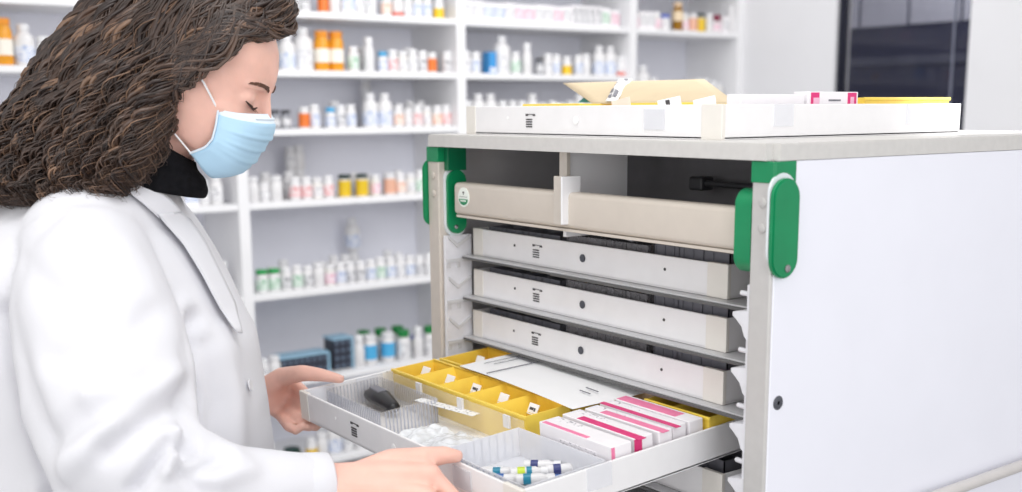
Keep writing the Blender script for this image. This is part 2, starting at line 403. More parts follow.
# bay beside the mask
fill_row(.66, 1.37, Zs(.404), 'topmost shelf above the forehead', COMMON + BOXY, F([(322, 'org'), (437, 'yelw'), (385, 'wo'), (396, 'redb')], .404), back=.5)
fill_row(.66, 1.37, Zs(.202), 'shelf level with the forehead', COMMON, F([(287, 'jug2'), (301, 'jug'), (318, 'amb'), (335, 'amb'), (352, 'wgr'), (368, 'slim'), (381, 'blc'), (389, 'wr'), (428, 'org'), (445, 'wd')], .202), back=.45)
fill_row(.60, 1.37, Zs(-.001), 'shelf level with the mask', COMMON, F([(274, 'grey'), (285, 'grey'), (303, 'org'), (329, 'blc'), (370, 'jug2'), (384, 'jug2')], -.001), back=.5)
fill_row(.52, 1.25, Zs(-.255), 'shelf below the mask', COMMON, F([(344, 'yel'), (361, 'yel'), (374, 'wp'), (389, 'pnk'), (294, 'wr')], -.255), back=.6)
fill_row(.52, 1.28, Zs(-.579), 'shelf beside the lapel', COMMON, F([(261, 'gcap'), (270, 'gcap'), (336, 'wb')], -.579), back=.6)
for (k, uu, vv, zq, lab) in (('jug2', 353, 250, -.579, 'large white bottle stacked on the bottles beside the lapel'), ('wg', 290, 160, -.255, 'white pill bottle stacked high on the shelf below the mask'),
        ('plain', 299, 160, -.255, 'plain white bottle stacked high on the shelf below the mask'), ('wg', 366, 100, -.001, 'white pill bottle stacked high on the shelf level with mask')):
    yy = y_at(uu, vv, -2.26)
    put('wg2', -2.26, yy, Zs(zq), 'tall white bottle under the ' + lab.split(' stacked')[0] + ' stacked on ' + {-.579: 'shelf beside lapel', -.255: 'shelf below mask', -.001: 'mask-level shelf'}[zq], 'bottles under stacked bottles')
    put(k, -2.26, yy, Zs(zq) + .0985, lab, 'stacked bottles')
zz = -.907
fill_row(.53, .60, Zs(zz), 'shelf above the thumb', COMMON, F([(262, 'wg'), (271, 'plain')], zz), back=0)
fill_row(.88, 1.30, Zs(zz), 'shelf above the yellow bins', ['wg2', 'plain', 'jug2', 'wg'], F([(358, 'slim'), (370, 'blu'), (388, 'blu'), (403, 'gcap2'), (417, 'slim'), (430, 'gcap2')], zz), back=0)
for i, uu in enumerate((364, 381, 398)):
    put('gcap2', -2.135, y_at(uu, 350, -2.135), Zs(zz), 'large green-capped bottle, %s in back row, shelf above the yellow bins' % WORD[i + 1], 'green capped bottles')
for i, uu in enumerate((417, 437)):
    put(('blcap', 'jug2')[i], -2.135, y_at(uu, 350, -2.135), Zs(zz), '%s, %s in back row, shelf above the yellow bins' % (KIND[('blcap', 'jug2')[i]][5], WORD[i + 1]), 'bottles in the back row')
# dark vial racks on that shelf
m_rack = M('dark_vial_rack', rgb(44, 48, 62), 0.4, 0.2, 60); m_rackb = M('pale_blue_rack_rim', rgb(150, 190, 214), 0.4)
for (u0, u1, h, lab) in ((281, 329, .075, 'low black vial rack with a pale blue rim on the shelf above the thumb'), (334, 353, .12, 'tall stack-like black vial rack standing beside blue wrapped bottles')):
    ya, yb = y_at(u0, 365, -2.05), y_at(u1, 365, -2.05)
    u = empty('vial_rack', lab, 'rack', (-2.05, ya, Zs(zz)), 'vial racks')
    L = yb - ya
    MB().rbox(-.08, 0, 0, 0, L, h, .003).build('rack_body', m_rack, u)
    nx = max(2, int(L / .022)); nz_ = max(2, int(h / .03))
    for j in range(nz_):
        q = MB()
        for i in range(nx):
            y = L * (i + .5) / nx; q.lathe([(.007, 0), (.007, .004)], (0, 0, 0), 10, 0, Matrix.Translation((0, y, h * (j + .5) / nz_)) @ Matrix.Rotation(PI / 2, 4, 'Y'))
        q.build('vial_caps', M('vial_cap_grey', rgb(96, 112, 132), .4, .3, 90), u)['kind'] = 'stuff'
    MB().box(-.082, -.003, h - .004, .002, L + .003, h + .003).box(-.002, L - .004, 0, .003, L + .004, h).build('rack_rim', m_rackb, u)
# lowest visible shelf
zz = -1.23
fill_row(.52, 1.30, Zs(zz), 'low shelf under the hand', ['wg2', 'jug2', 'plain', 'wg', 'bxp', 'wb'], F([(292, 'dkg'), (310, 'yelw')], zz), back=.2)
# bay above the white tray
fill_row(1.43, 2.24, Zs(.404), 'topmost shelf above the white tray', BOXY, back=0, gap=(.001, .003))
fill_row(1.43, 2.24, Zs(.202), 'shelf above the envelope', COMMON, F([(489, 'bblue'), (502, 'jug'), (525, 'slim'), (538, 'grey'), (565, 'yelw'), (576, 'wb'), (598, 'jug2'), (606, 'jug2'), (616, 'redb')], .202), back=.5)
fill_row(1.43, 2.20, Zs(-.001), 'shelf hidden behind the white tray', ['wg2', 'wg2', 'plain', 'jug2'], back=.4)
# bay beside the white wall
fill_row(2.31, 2.93, Zs(.404), 'upper shelf beside the white wall', ['bx', 'wg', 'wp'], F([(663, 'blcap'), (676, 'ambl'), (691, 'pnk'), (699, 'yel'), (707, 'wg'), (714, 'mar'), (729, 'slim')], .404), back=.0)
fill_row(2.31, 2.93, Zs(.10), 'shelf behind the manila envelope', ['plain', 'wg2', 'iv', 'wg'], F([(642, 'jug')], .10), back=.3)

# ------------------------------------------------------------------ the medication cart
cart = empty('medication_cart', 'tall white medication cart with green corner caps and open tray slots', 'cart', (0, 0, Z0))
XR = 0.777; DEP = 0.80
ZB = -1.27
bm = bmesh.new(); bmesh.ops.create_cube(bm, size=1)
for v in bm.verts: v.co = Vector((.3885 + v.co.x * .781, DEP / 2 - .002 + v.co.y * (DEP + .004), .0103 + v.co.z * .0206))
bmesh.ops.bevel(bm, geom=[e for e in bm.edges if abs(e.verts[0].co.z - e.verts[1].co.z) > .01], offset=.012, segments=4, affect='EDGES')
bmesh.ops.bevel(bm, geom=[e for e in bm.edges if e.verts[0].co.z > .02 and e.verts[1].co.z > .02], offset=.002, segments=2, affect='EDGES')
me = bpy.data.meshes.new('worktop'); bm.to_mesh(me); bm.free(); me.materials.append(m_top); link('worktop', me, cart)
# posts (front pair, rear pair)
for x in (0.0, 0.743):
    for y in (0.0, DEP - .04):
        MB().rbox(x, y, ZB, x + .034, y + .03, -.0005, .0025).build('post', m_alu2 if x > .1 else m_alu, cart)
# panels
MB().rbox(XR - .012, .004, ZB + .1, XR + .0015, DEP - .01, -.0005, .001).build('side_panel', m_side, cart)
MB().rbox(0, .04, ZB + .1, .012, DEP - .01, -.0005, .001).build('side_panel', m_side, cart)
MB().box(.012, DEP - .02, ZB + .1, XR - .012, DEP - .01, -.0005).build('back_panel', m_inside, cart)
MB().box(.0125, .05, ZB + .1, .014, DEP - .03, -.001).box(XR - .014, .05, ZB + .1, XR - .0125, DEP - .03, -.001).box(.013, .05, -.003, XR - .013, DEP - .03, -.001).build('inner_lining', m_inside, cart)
MB().rbox(.0, .0, ZB, XR, DEP - .01, ZB + .1, .004).build('base_plate', m_alu2, cart)
for x in (.06, .72):
    for y in (.06, DEP - .08):
        q = MB().lathe([(.02, 0), (.045, .004), (.05, .015), (.05, .025), (.045, .036), (.02, .04)], mat=Matrix.Translation((x - .02, y, -Z0 + .05)) @ Matrix.Rotation(PI / 2, 4, 'Y'), n=20)
        wv = q.build('caster', m_black, cart, 50)
        MB().rbox(x - .026, y - .02, -Z0 + .045, x - .022, y + .02, ZB + .002, .001).rbox(x + .022, y - .02, -Z0 + .045, x + .026, y + .02, ZB + .002, .001).build('caster_fork', m_chrome, wv)
# green corner caps
def corner_cap(x0, x1, side):
    q = MB().rbox(x0 - .001, -.0015, -.0265, x1 + .001, .033, -.0006, .0012)
    if side > 0: q.rbox(x1 - .002, .0, -.0265, x1 + .0025, .037, -.0006, .001)
    else: q.rbox(x0 - .0025, .0, -.0265, x0 + .002, .058, -.0006, .001)
    return q.build('corner_cap', m_green, cart)
corner_cap(.743, .777, 1); corner_cap(0, .034, -1)
# rivets on the front posts
for x in (.017, .760):
    for z in (-.047, -.078):
        MB().lathe([(.0062, 0), (.0062, .0012), (.005, .002)], n=16, mat=Matrix.Translation((x + .001, .0003, z - .003)) @ Matrix.Rotation(PI / 2, 4, 'X')).build('rivet', m_alu2 if x > .1 else m_alu, cart, 40)
# oblong green cover plates on the outside of both sides and their twins on the inside
def stadium(cy, z0, z1, r, n=10):
    pts = [(cy + r * math.cos(a), z1 - r + r * math.sin(a)) for a in [PI * k / n for k in range(n + 1)]]
    pts += [(cy + r * math.cos(a), z0 + r + r * math.sin(a)) for a in [PI + PI * k / n for k in range(n + 1)]]
    return pts
def cover(x0, x1, cy, z0, z1, r):
    q = MB().prism(stadium(cy, z0, z1, r, 12), 0, x0, x1)
    me = q.mesh('cover_plate', m_green); bm = bmesh.new(); bm.from_mesh(me)
    bmesh.ops.bevel(bm, geom=[e for e in bm.edges if abs(e.verts[0].co.x - e.verts[1].co.x) < 1e-5], offset=.002, segments=2, affect='EDGES')
    bm.to_mesh(me); bm.free(); me.shade_smooth(); me.set_sharp_from_angle(angle=math.radians(35)); return link('cover_plate', me, cart)
RX = Matrix.Rotation(PI / 2, 4, 'Y')
# pale arch washers between cap and plate
for (x0, x1, cy, z0, z1, r) in ((.7795, .788, .013, -.140, -.020, .0235), (-.0040, -.0010, .009, -.138, -.022, .0185)):
    c = cover(x0, x1, cy, z0, z1, r)
    s_ = 1 if x0 > .5 else -1
    MB().lathe([(.0048, 0), (.0048, .0016), (.003, .0022)], n=14, mat=Matrix.Translation((x1 if s_ > 0 else x0, cy + .003, z0 + .012)) @ (RX if s_ > 0 else RX.inverted())).build('screw', m_chrome, c, 40)
    if s_ > 0: MB().prism(stadium(cy, z0 + .01, z1 + .006, r, 12), 0, (.7768 if s_ > 0 else -.004), (.7800 if s_ > 0 else -.0005)).build('washer', M('pale_washer', rgb(226, 232, 236), .4), c)
for (x0, x1, cy, z0, z1, r, xs) in ((.035, .047, .030, -.150, -.040, .019, .0475), (.716, .7425, .021, -.139, -.035, .0205, .7155)):
    b = MB().prism(stadium(cy, z0, z1, r, 12), 0, x0, x1).build('pivot_bracket', m_green, cart)
    b.data.shade_smooth(); b.data.set_sharp_from_angle(angle=math.radians(35))
    if x0 < .5:
        MB().rbox(x0 - .0005, .012, -.041, x0 + .012, .05, -.001, .001).build('bracket_head', M('deep_green_plastic', rgb(0, 110, 72), .4), b)
        MB().lathe([(.0036, 0), (.0036, .0015), (.002, .002)], n=12, mat=Matrix.Translation((xs, cy - .004, z0 + .012)) @ RX).build('screw', m_chrome, b)
        MB().prism(stadium(cy, z0 - .006, z1 + .006, r + .0015, 12), 0, x0 - .0005, x0 + .006).build('washer', M('pale_washer', rgb(206, 226, 222), .4), b)
# the beige bar that locks the opening
bar = MB().rbox(.064, .010, -.114, .7155, .040, -.0595, .008, seg=4).build('locking_bar', m_bar, cart)
bar.data.shade_smooth(); bar.data.set_sharp_from_angle(angle=math.radians(50))
MB().prism([(-.0005, -.004), (.006, -.004), (.006, 0), (-.0005, 0)], 0, .072, .7155).build('bar_lip', m_bar, bar, loc=(0, .012, -.114))
stk = MB()
def ell(cx, cz, rx, rz, n=24, a0=0, a1=2 * PI): return [(cx + rx * math.cos(a0 + (a1 - a0) * k / n), cz + rz * math.sin(a0 + (a1 - a0) * k / n)) for k in range(n)]
sk = MB().prism(ell(.098, -.083, .0165, .0165), 1, .0090, .0102).build('oval_sticker', M('sticker_white', rgb(240, 246, 238), .5), bar)
cres = [(.098 + .0132 * math.cos(a), -.0862 + .010 * math.sin(a)) for a in [PI + PI * k / 12 for k in range(13)]]
MB().prism(cres, 1, .0084, .0091).build('green_crescent', m_green, sk)
MB().box(.0955, .0084, -.0755, .1005, .0091, -.0735).box(.0972, .0084, -.0785, .0988, .0091, -.0755).box(.086, .0084, -.0825, .110, .0091, -.082).build('sticker_print', m_ink, sk)
for k in range(5):
    MB().box(.0895 + k * .0036, .0078, -.0905, .0917 + k * .0036, .0085, -.0875).build('sticker_letter', M('sticker_white', rgb(240, 246, 238), .5), sk)
# middle divider with its hook over the bar
dv = MB().box(.338, .032, -.13, .3455, .155, -.001).build('middle_divider', m_shelf, cart)
MB().rbox(.333, .028, -.04, .3505, .036, -.001, .001).build('divider_edge', m_alu, dv)
MB().rbox(.352, .002, -.108, .374, .0055, -.036, .001).rbox(.352, .0025, -.045, .374, .035, -.037, .001).build('bar_hook', m_alu, dv)
MB().rbox(.374, -.002, -.107, .3775, .034, -.036, .001).build('hook_cheek', m_shelf, dv)
m_rod = M('dark_rod', rgb(62, 62, 66), .4, .1, 40)
MB().tube([(.40, .25, -.054), (.70, .25, -.056)], .005, 10).build('cross_rod', m_rod, cart, 50)
MB().rbox(.395, .24, -.066, .425, .268, -.044, .004).build('rod_bearing', m_rod, cart)
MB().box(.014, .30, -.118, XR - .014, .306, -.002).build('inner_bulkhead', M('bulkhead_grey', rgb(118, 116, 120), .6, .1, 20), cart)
# side ladders that carry the trays
SLOT = [-.188, -.2605, -.333, -.4055, -.478, -.5505]
lad = MB().rbox(.036, .006, -.72, .042, .062, -.153, .001).build('tray_ladder', m_railw, cart)
for z in SLOT:
    q = MB()
    q.prism([(.012, z + .036), (.031, z + .020), (.058, z + .034), (.058, z + .029), (.031, z + .013), (.012, z + .030)], 0, .042, .0455)
    q.box(.042, .008, z - .012, .0455, .060, z - .006).box(.042, .008, z - .022, .044, .016, z - .012).box(.042, .03, z - .022, .044, .036, z - .012)
    q.build('ladder_rib', M('ladder_rib_white', rgb(206, 206, 208), .4), lad)
lad = MB().rbox(.735, .006, -.72, .7425, .062, -.153, .001).build('tray_ladder', m_railw, cart)
for z in SLOT:
    arm = [(.743, z - .036), (.736, z - .030), (.731, z - .018), (.722, z - .010), (.716, z - .006), (.716, z - .001), (.726, z + .001), (.743, z + .003)]
    MB().prism(arm, 1, .002, .030).build('support_arm', m_railw, lad)
    MB().tube([(.742, .012, z + .022), (.722, .012, z + .0225)], .0034, 10).build('support_peg', m_railw, lad, 50)
# thin grey plates under the trays
for z in SLOT:
    if z == SLOT[3]: continue
    p = MB().rbox(.0455, .040, z - .0035, .735, .60, z - .0008, .0008).build('tray_plate', m_plate, cart)
    MB().rbox(.0457, .0385, z - .0066, .735, .0425, z - .0034, .0008).build('plate_edge', m_plateedge, p)
    MB().rbox(.30, .036, z - .0072, .733, .044, z - .003, .0008).build('plate_channel', m_plateedge, p)
# round plug on the side panel and the bumper tube
MB().lathe([(.0095, 0), (.0095, .0012), (.0075, .003), (.003, .0032), (.0025, .0015)], n=20, mat=Matrix.Translation((XR, .020, -.297)) @ RX).build('panel_plug', m_rubber, cart, 40)
MB().tube([(XR + .004, .06, -.484), (XR + .02, .075, -.484), (XR + .02, .4, -.484), (XR + .02, .76, -.484)], .0085, 14).build('bumper_tube', m_railtube, cart, 60)
MB().rbox(XR - .001, .035, ZB + .1, XR + .002, DEP - .01, -.545, .001).build('lower_sheet', M('lower_sheet_grey', rgb(176, 176, 184), .5), cart)  # thin grey sheet over the lower part of the side panel

# ------------------------------------------------------------------ trays
TW, TD, TH = .6, .544, .046
def make_tray(label, group, holes='dark'):
    u = empty('medicine_tray', label, 'tray', (0, 0, 0), group)
    t = .004
    q = MB().box(0, 0, 0, TW, TD, .003)
    q.rbox(0, 0, 0, TW, t, TH, .0012).rbox(0, TD - t, 0, TW, TD, TH, .0012).rbox(0, t, 0, t, TD - t, TH, .0012).rbox(TW - t, t, 0, TW, TD - t, TH, .0012)
    q.build('tray_body', m_tray, u)
    for x0, x1 in ((-.0008, .028), (TW - .037, TW + .0008)):
        MB().rbox(x0, -.0009, -.0005, x1, .006, TH + .0006, .001).build('corner_piece', m_traycorner, u)
    hm = m_rubber if holes == 'dark' else m_tab
    MB().lathe([(.0062, 0), (.0062, .001), (.005, .0012)], n=18, mat=Matrix.Translation((.300, -.0008, .024)) @ Matrix.Rotation(PI / 2, 4, 'X')).build('finger_plug', hm, u)
    for x in (.122, .481):
        MB().lathe([(.0022, 0), (.0022, .0008)], n=10, mat=Matrix.Translation((x, -.0002, .027)) @ Matrix.Rotation(PI / 2, 4, 'X')).build('pin_hole', m_ink if holes == 'dark' else m_tab, u)
    mk = MB()
    y0, y1 = -.0010, -.0001
    x = .172
    mk.box(x, y0, .0305, x + .006, y1, .0338).box(x + .006, y0, .0324, x + .024, y1, .0335).box(x + .019, y0, .0305, x + .025, y1, .0325)
    for k in range(4): mk.box(x + .001, y0, .0125 + k * .0038, x + .017, y1, .0145 + k * .0038)
    mk.build('shelf_mark', m_ink, u)
    return u
t1 = make_tray('white tray in the cart, upper one just under the beige bar', 'trays parked in the cart')
t1.location = (.053, .059, Z0 + SLOT[0])
t2 = copy_tree(t1); t2.location = (.053, .059, Z0 + SLOT[1]); t2['label'] = 'white tray in the cart, second one below the beige bar'
t3 = copy_tree(t1); t3.location = (.052, .057, Z0 + SLOT[2]); t3['label'] = 'white tray in the cart directly above the pulled-out tray'
t5 = copy_tree(t1); t5.location = (.053, .059, Z0 + SLOT[4]); t5['label'] = 'white tray in the cart, shaded below the pulled-out tray'
tt = make_tray('white tray standing on the cart worktop with a manila envelope on it', 'loose trays', 'white')
tt.location = (.034, .0604, Z0 + .0209)
TILT = math.radians(3.5)
T4 = Matrix.Translation((.053, -.28, .973)) @ Matrix.Rotation(TILT, 4, 'X')
t4 = make_tray('white tray pulled out of the cart, held by the pharmacist', 'loose trays', 'white'); t4.matrix_world = T4
for tr in (tt, t4):
    for x in (.471,):
        MB().box(x - .02, -.0012, .012, x + .022, -.0003, .040).build('clear_label_holder', m_frost, tr)
# clear label holders on the sides
for tr in (tt, t4):
    for y in (.10, .40):
        MB().box(TW - .0003, y, .016, TW + .0012, y + .04, .046).build('clear_label_holder', m_frost, tr)

# things inside the parked trays: smoked divider baskets
def basket(nx, ny, w, d, h, mt):
    u_ = MB(); t = .0016
    u_.box(0, 0, 0, w, d, .0015)
    for i in range(nx + 1): x = (w - t) * i / nx; u_.box(x, 0, 0, x + t, d, h)
    for j in range(ny + 1): y = (d - t) * j / ny; u_.box(0, y, 0, w, y + t, h)
    for k in range(int(w / .019)): u_.box(k * .019, -.001, .002, k * .019 + .0015, 0, h)
    return u_
slotname = ['upper parked tray', 'second parked tray', 'parked tray above the pulled-out one', 'shaded lowest parked tray']
protos = {}
for si, (z, nm) in enumerate(zip((SLOT[0], SLOT[1], SLOT[2], SLOT[4]), slotname)):
    for j, (x, y, w, d, h, where) in enumerate(((.02, .02, .20, .15, .046, 'front corner'), (.235, .02, .19, .15, .050, 'front middle'), (.44, .02, .145, .15, .054, 'front end'), (.02, .19, .28, .32, .055, 'rear half'), (.31, .19, .27, .32, .056, 'rear end'))):
        o = basket(4 if w > .16 else 3, 3, w, d, h, 0).build('divider_basket', m_smoke if j % 2 else m_dgrey, None)
        o.location = (.053 + x, .059 + y, Z0 + z + .0035)
        tag(o, 'smoked grey divider basket, %s of the %s' % (where, nm), 'basket', 'divider baskets')
for (x, y, zi, sx, label) in ((.215, .21, 0, .06, 'yellow packet lying in the upper parked tray'), (.30, .215, 0, .05, 'yellow-green packet lying beside a yellow one in upper parked tray')):
    o = MB().rbox(0, 0, 0, sx, .05, .012, .003).build('medicine_packet', M('olive_yellow_packet' if sx < .06 else 'yellow_packet', rgb(196, 190, 50) if sx < .06 else rgb(216, 188, 30), .5), None)
    o.location = (.053 + x, .059 + y, Z0 + SLOT[zi] + .0598); tag(o, label, 'packet', 'packets')
clp = M('clear_blister', rgb(200, 200, 204), .2, .2, 90, clear=.3)
for i, (z, nm) in enumerate(zip((SLOT[0], SLOT[1], SLOT[2]), slotname)):
    for k, x in enumerate((.30, .40)):
        o = MB().prism([(0, 0), (.05, .004), (.10, 0), (.10, .0015), (.05, .0055), (0, .0015)], 1, 0, .06).build('blister_pack', clp, None)
        o.location = (.053 + x, .08 + .02 * k, Z0 + z + .0578); o.rotation_euler = (0, 0, .2 * (k - .5))
        tag(o, 'clear blister pack, %s one lying in the %s' % (('first', 'second')[k], nm), 'blister pack', 'clear blister packs')

# ------------------------------------------------------------------ contents of the pulled-out tray
def put_in(o, x, y, z=.0032, rz=0.0, base=T4, rx=0.0, ry=0.0):
    o.matrix_world = base @ Matrix.Translation((x, y, z)) @ Matrix.Rotation(rz, 4, 'Z') @ Matrix.Rotation(ry, 4, 'Y') @ Matrix.Rotation(rx, 4, 'X'); return o
def divided_bin(label, n, w, d, h, tabs, group='yellow divided bins', alongy=False):
    u = empty('divided_bin', label, 'bin', (0, 0, 0), group); t = .0018
    q = MB().box(0, 0, 0, w, d, .002)
    q.rbox(0, 0, 0, w, t, h, .0006).rbox(0, d - t, 0, w, d, h, .0006).rbox(0, t, 0, t, d - t, h, .0006).rbox(w - t, t, 0, w, d - t, h, .0006)
    q.rbox(-.002, -.002, h - .004, w + .002, t, h + .0005, .0008).rbox(-.002, d - t, h - .004, w + .002, d + .002, h + .0005, .0008)
    q.build('bin_body', m_yellow, u)
    for i in range(n):
        x0 = w * i / n; c = w / n
        if i: MB().prism([(x0 - .012, h - .002), (x0 - .010, h - .001), (x0 + .010, .002), (x0 + .007, .002)], 1, t, d - t).build('divider', m_yellow, u)
        # sloped scoop ramp of every compartment
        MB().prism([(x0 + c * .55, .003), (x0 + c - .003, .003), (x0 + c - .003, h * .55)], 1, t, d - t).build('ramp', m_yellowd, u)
        if i < tabs:
            tm = Matrix.Translation((x0 + c * .52, d * .45, h * .72)) @ Matrix.Rotation(math.radians(-28), 4, 'X')
            tb = MB().rbox(-.011, -.001, 0, .011, .001, .017, .0006, mat=tm).build('tab', m_tab, u)
            if i in (2, 4): MB().box(-.007, -.0013, .007, .002, -.0010, .011, mat=tm).box(.003, -.0013, .006, .0065, -.0010, .011, mat=tm).build('tab_print', m_ink, tb)
            MB().rbox(x0 + c * .52 - .013, d * .45, h * .3, x0 + c * .52 + .013, d * .45 + .0016, h * .78, .0005).build('divider', m_yellow, u)
    return u
put_in(divided_bin('long yellow divided bin with white tabs, in the middle of pulled-out tray', 5, .372, .082, .050, 5), .022, .160)
put_in(divided_bin('yellow divided bin behind the long one, half under the paper sheet', 4, .36, .10, .050, 1), .025, .254)
put_in(divided_bin('small yellow divided bin in the tray corner next to the cart post', 2, .125, .13, .0555, 0), .468, .322)
# tan carton behind the pink ones
o = MB().rbox(0, 0, 0, .05, .05, .055, .001).build('medicine_carton', M('tan_carton', rgb(196, 168, 140), .6, .15, 60)); put_in(o, .41, .345)
tag(o, 'tan carton standing behind the pink and white cartons', 'carton', 'cartons in the pulled-out tray')
# pink and white cartons standing on edge
def carton(label, L, T, H, band, endband, topmat, group='pink and white cartons'):
    u = empty('medicine_carton', label, 'carton', (0, 0, 0), group)
    MB().rbox(0, 0, 0, L, T, H, .0008, 0, 1).build('carton_body', m_carton, u)
    a, b, x0, x1 = band
    if b > a: MB().box(x0, T * a, H - .0004, x1, T * b, H + .0004).build('top_band', topmat, u)
    MB().box(.006, T * .62, H - .0003, L * .45, T * .92, H + .0003).build('small_print', m_cartonink, u)
    if endband: MB().box(L - .0004, T * endband[0], H * .35, L + .0004, T * endband[1], H * .98).build('end_band', topmat, u)
    MB().box(L * .30, -.0004, H * .62, L * .8, .0003, H * .75).box(L * .1, -.0004, H * .2, L * .55, .0003, H * .3).build('face_print', m_cartonink, u)
    return u
cs = [(.440, .150, .034, (.02, .22, .006, .10), (.0, .16), m_pink, 'white carton with thin pink edge, frontmost of the row of cartons'),
      (.437, .193, .032, (.05, .45, .03, .157), (.0, .4), m_mag, 'carton with a broad magenta band, second behind the frontmost carton'),
      (.440, .231, .024, (.1, .6, .03, .155), None, m_pink, 'carton with a pink band, third in the row from the front'),
      (.436, .262, .024, (.0, .35, .0, .157), None, m_mag, 'carton with a dark magenta edge band, fourth in the row'),
      (.438, .290, .026, (.1, .8, .0, .12), None, m_pink, 'carton with a pale pink top, hindmost of the row')]
for x, y, T, band, eb, tm_, lab in cs:
    put_in(carton(lab, .150, T, .056, band, eb, tm_), x, y, .0032, random.uniform(-.012, .012))
# printed sheets across the bins
def sheet(label, w, d, name='paper_sheet', mt=m_paper, curl=.004):
    vs = []; fs = []; n = 12
    for i in range(n + 1):
        for j in range(n + 1):
            s, t = i / n, j / n
            vs.append((w * s, d * t, curl * (math.sin(s * 3.0) * .6 + math.sin(t * 4 + s * 2) * .4)))
    for i in range(n):
        for j in range(n): a = i * (n + 1) + j; fs.append((a, a + n + 1, a + n + 2, a + 1))
    q = MB(); q.v = [Vector(v) for v in vs]; q.f = fs; q.mi = [0] * len(fs)
    o = q.build(name, mt, None, 180)
    tag(o, label, 'paper'); return o
s1 = sheet('white printed sheet lying across the yellow bins and cartons', .325, .225); put_in(s1, .108, .238, .058, math.radians(-4), rx=.0)
pr = MB()
pr.box(.085, .002, .0044, .0868, .16, .0056).box(.03, .03, .0044, .0312, .11, .0052).box(.045, .04, .0044, .0462, .10, .0052)
for k, (x, y, L) in enumerate(((.225, .13, .03), (.235, .118, .028), (.05, .145, .09), (.05, .16, .06), (.03, .09, .05), (.26, .07, .03), (.265, .055, .026))): pr.box(x, y, .0048, x + L, y + .0018, .0058)
pr.build('printed_lines', M('grey_print', rgb(120, 120, 128), .6), s1)
# clear divider in front of the yellow bin, comb dividers
def clear_bin(label, w, d, h, ribs, mt=m_clear, group='clear plastic bins'):
    u = empty('clear_bin', label, 'bin', (0, 0, 0), group); t = .0012
    q = MB().box(0, 0, 0, w, d, .001)
    for (a, b, c, e) in ((0, 0, w, t), (0, d - t, w, d), (0, t, t, d - t), (w - t, t, w, d - t)): q.rbox(a, b, 0, c, e, h, .0004)
    q.build('bin_wall', mt, u)
    rb = MB(); nx = int(w / ribs); ny = int(d / ribs)
    for k in range(1, nx): rb.box(w * k / nx, -.0012, .001, w * k / nx + .0016, 0, h * .96).box(w * k / nx, d, .001, w * k / nx + .0016, d + .0012, h * .96)
    for k in range(1, ny): rb.box(-.0012, d * k / ny, .001, 0, d * k / ny + .0016, h * .96).box(w, d * k / ny, .001, w + .0012, d * k / ny + .0016, h * .96)
    rb.build('comb_ribs', M('comb_rib_plastic', rgb(196, 200, 214), .3, .05, 50, clear=.35), u)
    return u
put_in(clear_bin('ribbed clear bin holding the black scanner in the tray corner', .180, .100, .040, .006), .014, .040)
put_in(clear_bin('ribbed clear bin of small vials in the front tray corner', .185, .128, .042, .012, m_frost), .405, .012)
o = MB().rbox(0, 0, 0, .385, .0015, .048, .0005).build('clear_divider', m_clear); put_in(o, .018, .150); tag(o, 'clear plastic divider standing along the long yellow bin', 'divider')
for k in range(3): MB().rbox(.10 + k * .12, -.004, .03, .115 + k * .12, .0, .049, .0008).build('divider_clip', m_frost, o)
for i, (x, y) in enumerate(((.0075, .008), (.0075, .098))):
    o = MB().rbox(0, 0, 0, .0015, .05, .043, .0004).build('clear_divider', m_frost); put_in(o, x, y)
    tag(o, ('clear divider plate by the thumb at the tray corner', 'clear divider plate against the tray wall beside the yellow bin')[i], 'divider', 'short clear dividers')
# black handheld scanner lying in the clear bin
u = empty('handheld_scanner', 'black handheld device lying in the ribbed clear bin', 'device')
MB().tube([(0, 0, .017), (.02, 0, .020), (.045, 0, .021), (.07, 0, .018), (.09, 0, .016)], [.010, .0135, .0135, .011, .009], 14, 0, 1.25).build('device_body', m_black, u, 60)
MB().rbox(.012, -.008, .030, .05, .008, .0345, .002).build('key_pad', m_dgrey, u)
put_in(u, .030, .112, .0042, math.radians(-6))
# translucent bags piled between clear bins
def bag(label, w, d, h, seed):
    n = 40; vs = []; fs = []
    for i in range(n + 1):
        for j in range(n + 1):
            s, t = i / n, j / n
            e = min(s, 1 - s, t, 1 - t); k = min(1, e * 5)
            z = h * (k ** .6) * (.7 + .4 * noise.noise(Vector((s * 4 + seed, t * 3.5, seed))) + .12 * noise.noise(Vector((s * 11, t * 10, seed * 3))))
            vs.append((w * s + .004 * noise.noise(Vector((t * 9, seed, 0))), d * t, max(.001, z)))
    for i in range(n):
        for j in range(n): a = i * (n + 1) + j; fs.append((a, a + n + 1, a + n + 2, a + 1))
    q = MB(); q.v = [Vector(v) for v in vs]; q.f = fs; q.mi = [0] * len(fs)
    o = q.build('plastic_bag', M('milky_bag', rgb(228, 230, 233), .22, .05, 40, bump=.4, bscale=90), None, 180); return tag(o, label, 'bag', 'white plastic bags')
put_in(bag('crumpled white plastic bag lying behind the right thumb', .125, .095, .028, 1.3), .272, .035)
put_in(bag('flat white plastic bag between the comb bin and the crumpled bag', .048, .08, .018, 4.1), .217, .045, .0034, 0)
st = MB().rbox(0, 0, 0, .135, .016, .0012, .0004).build('label_strip', printed('strip_print', rgb(244, 244, 244), rgb(120, 120, 125), 260, 60, .56)); put_in(st, .155, .121, .0345, math.radians(8))
tag(st, 'long white printed strip lying in front of the clear divider', 'label strip')
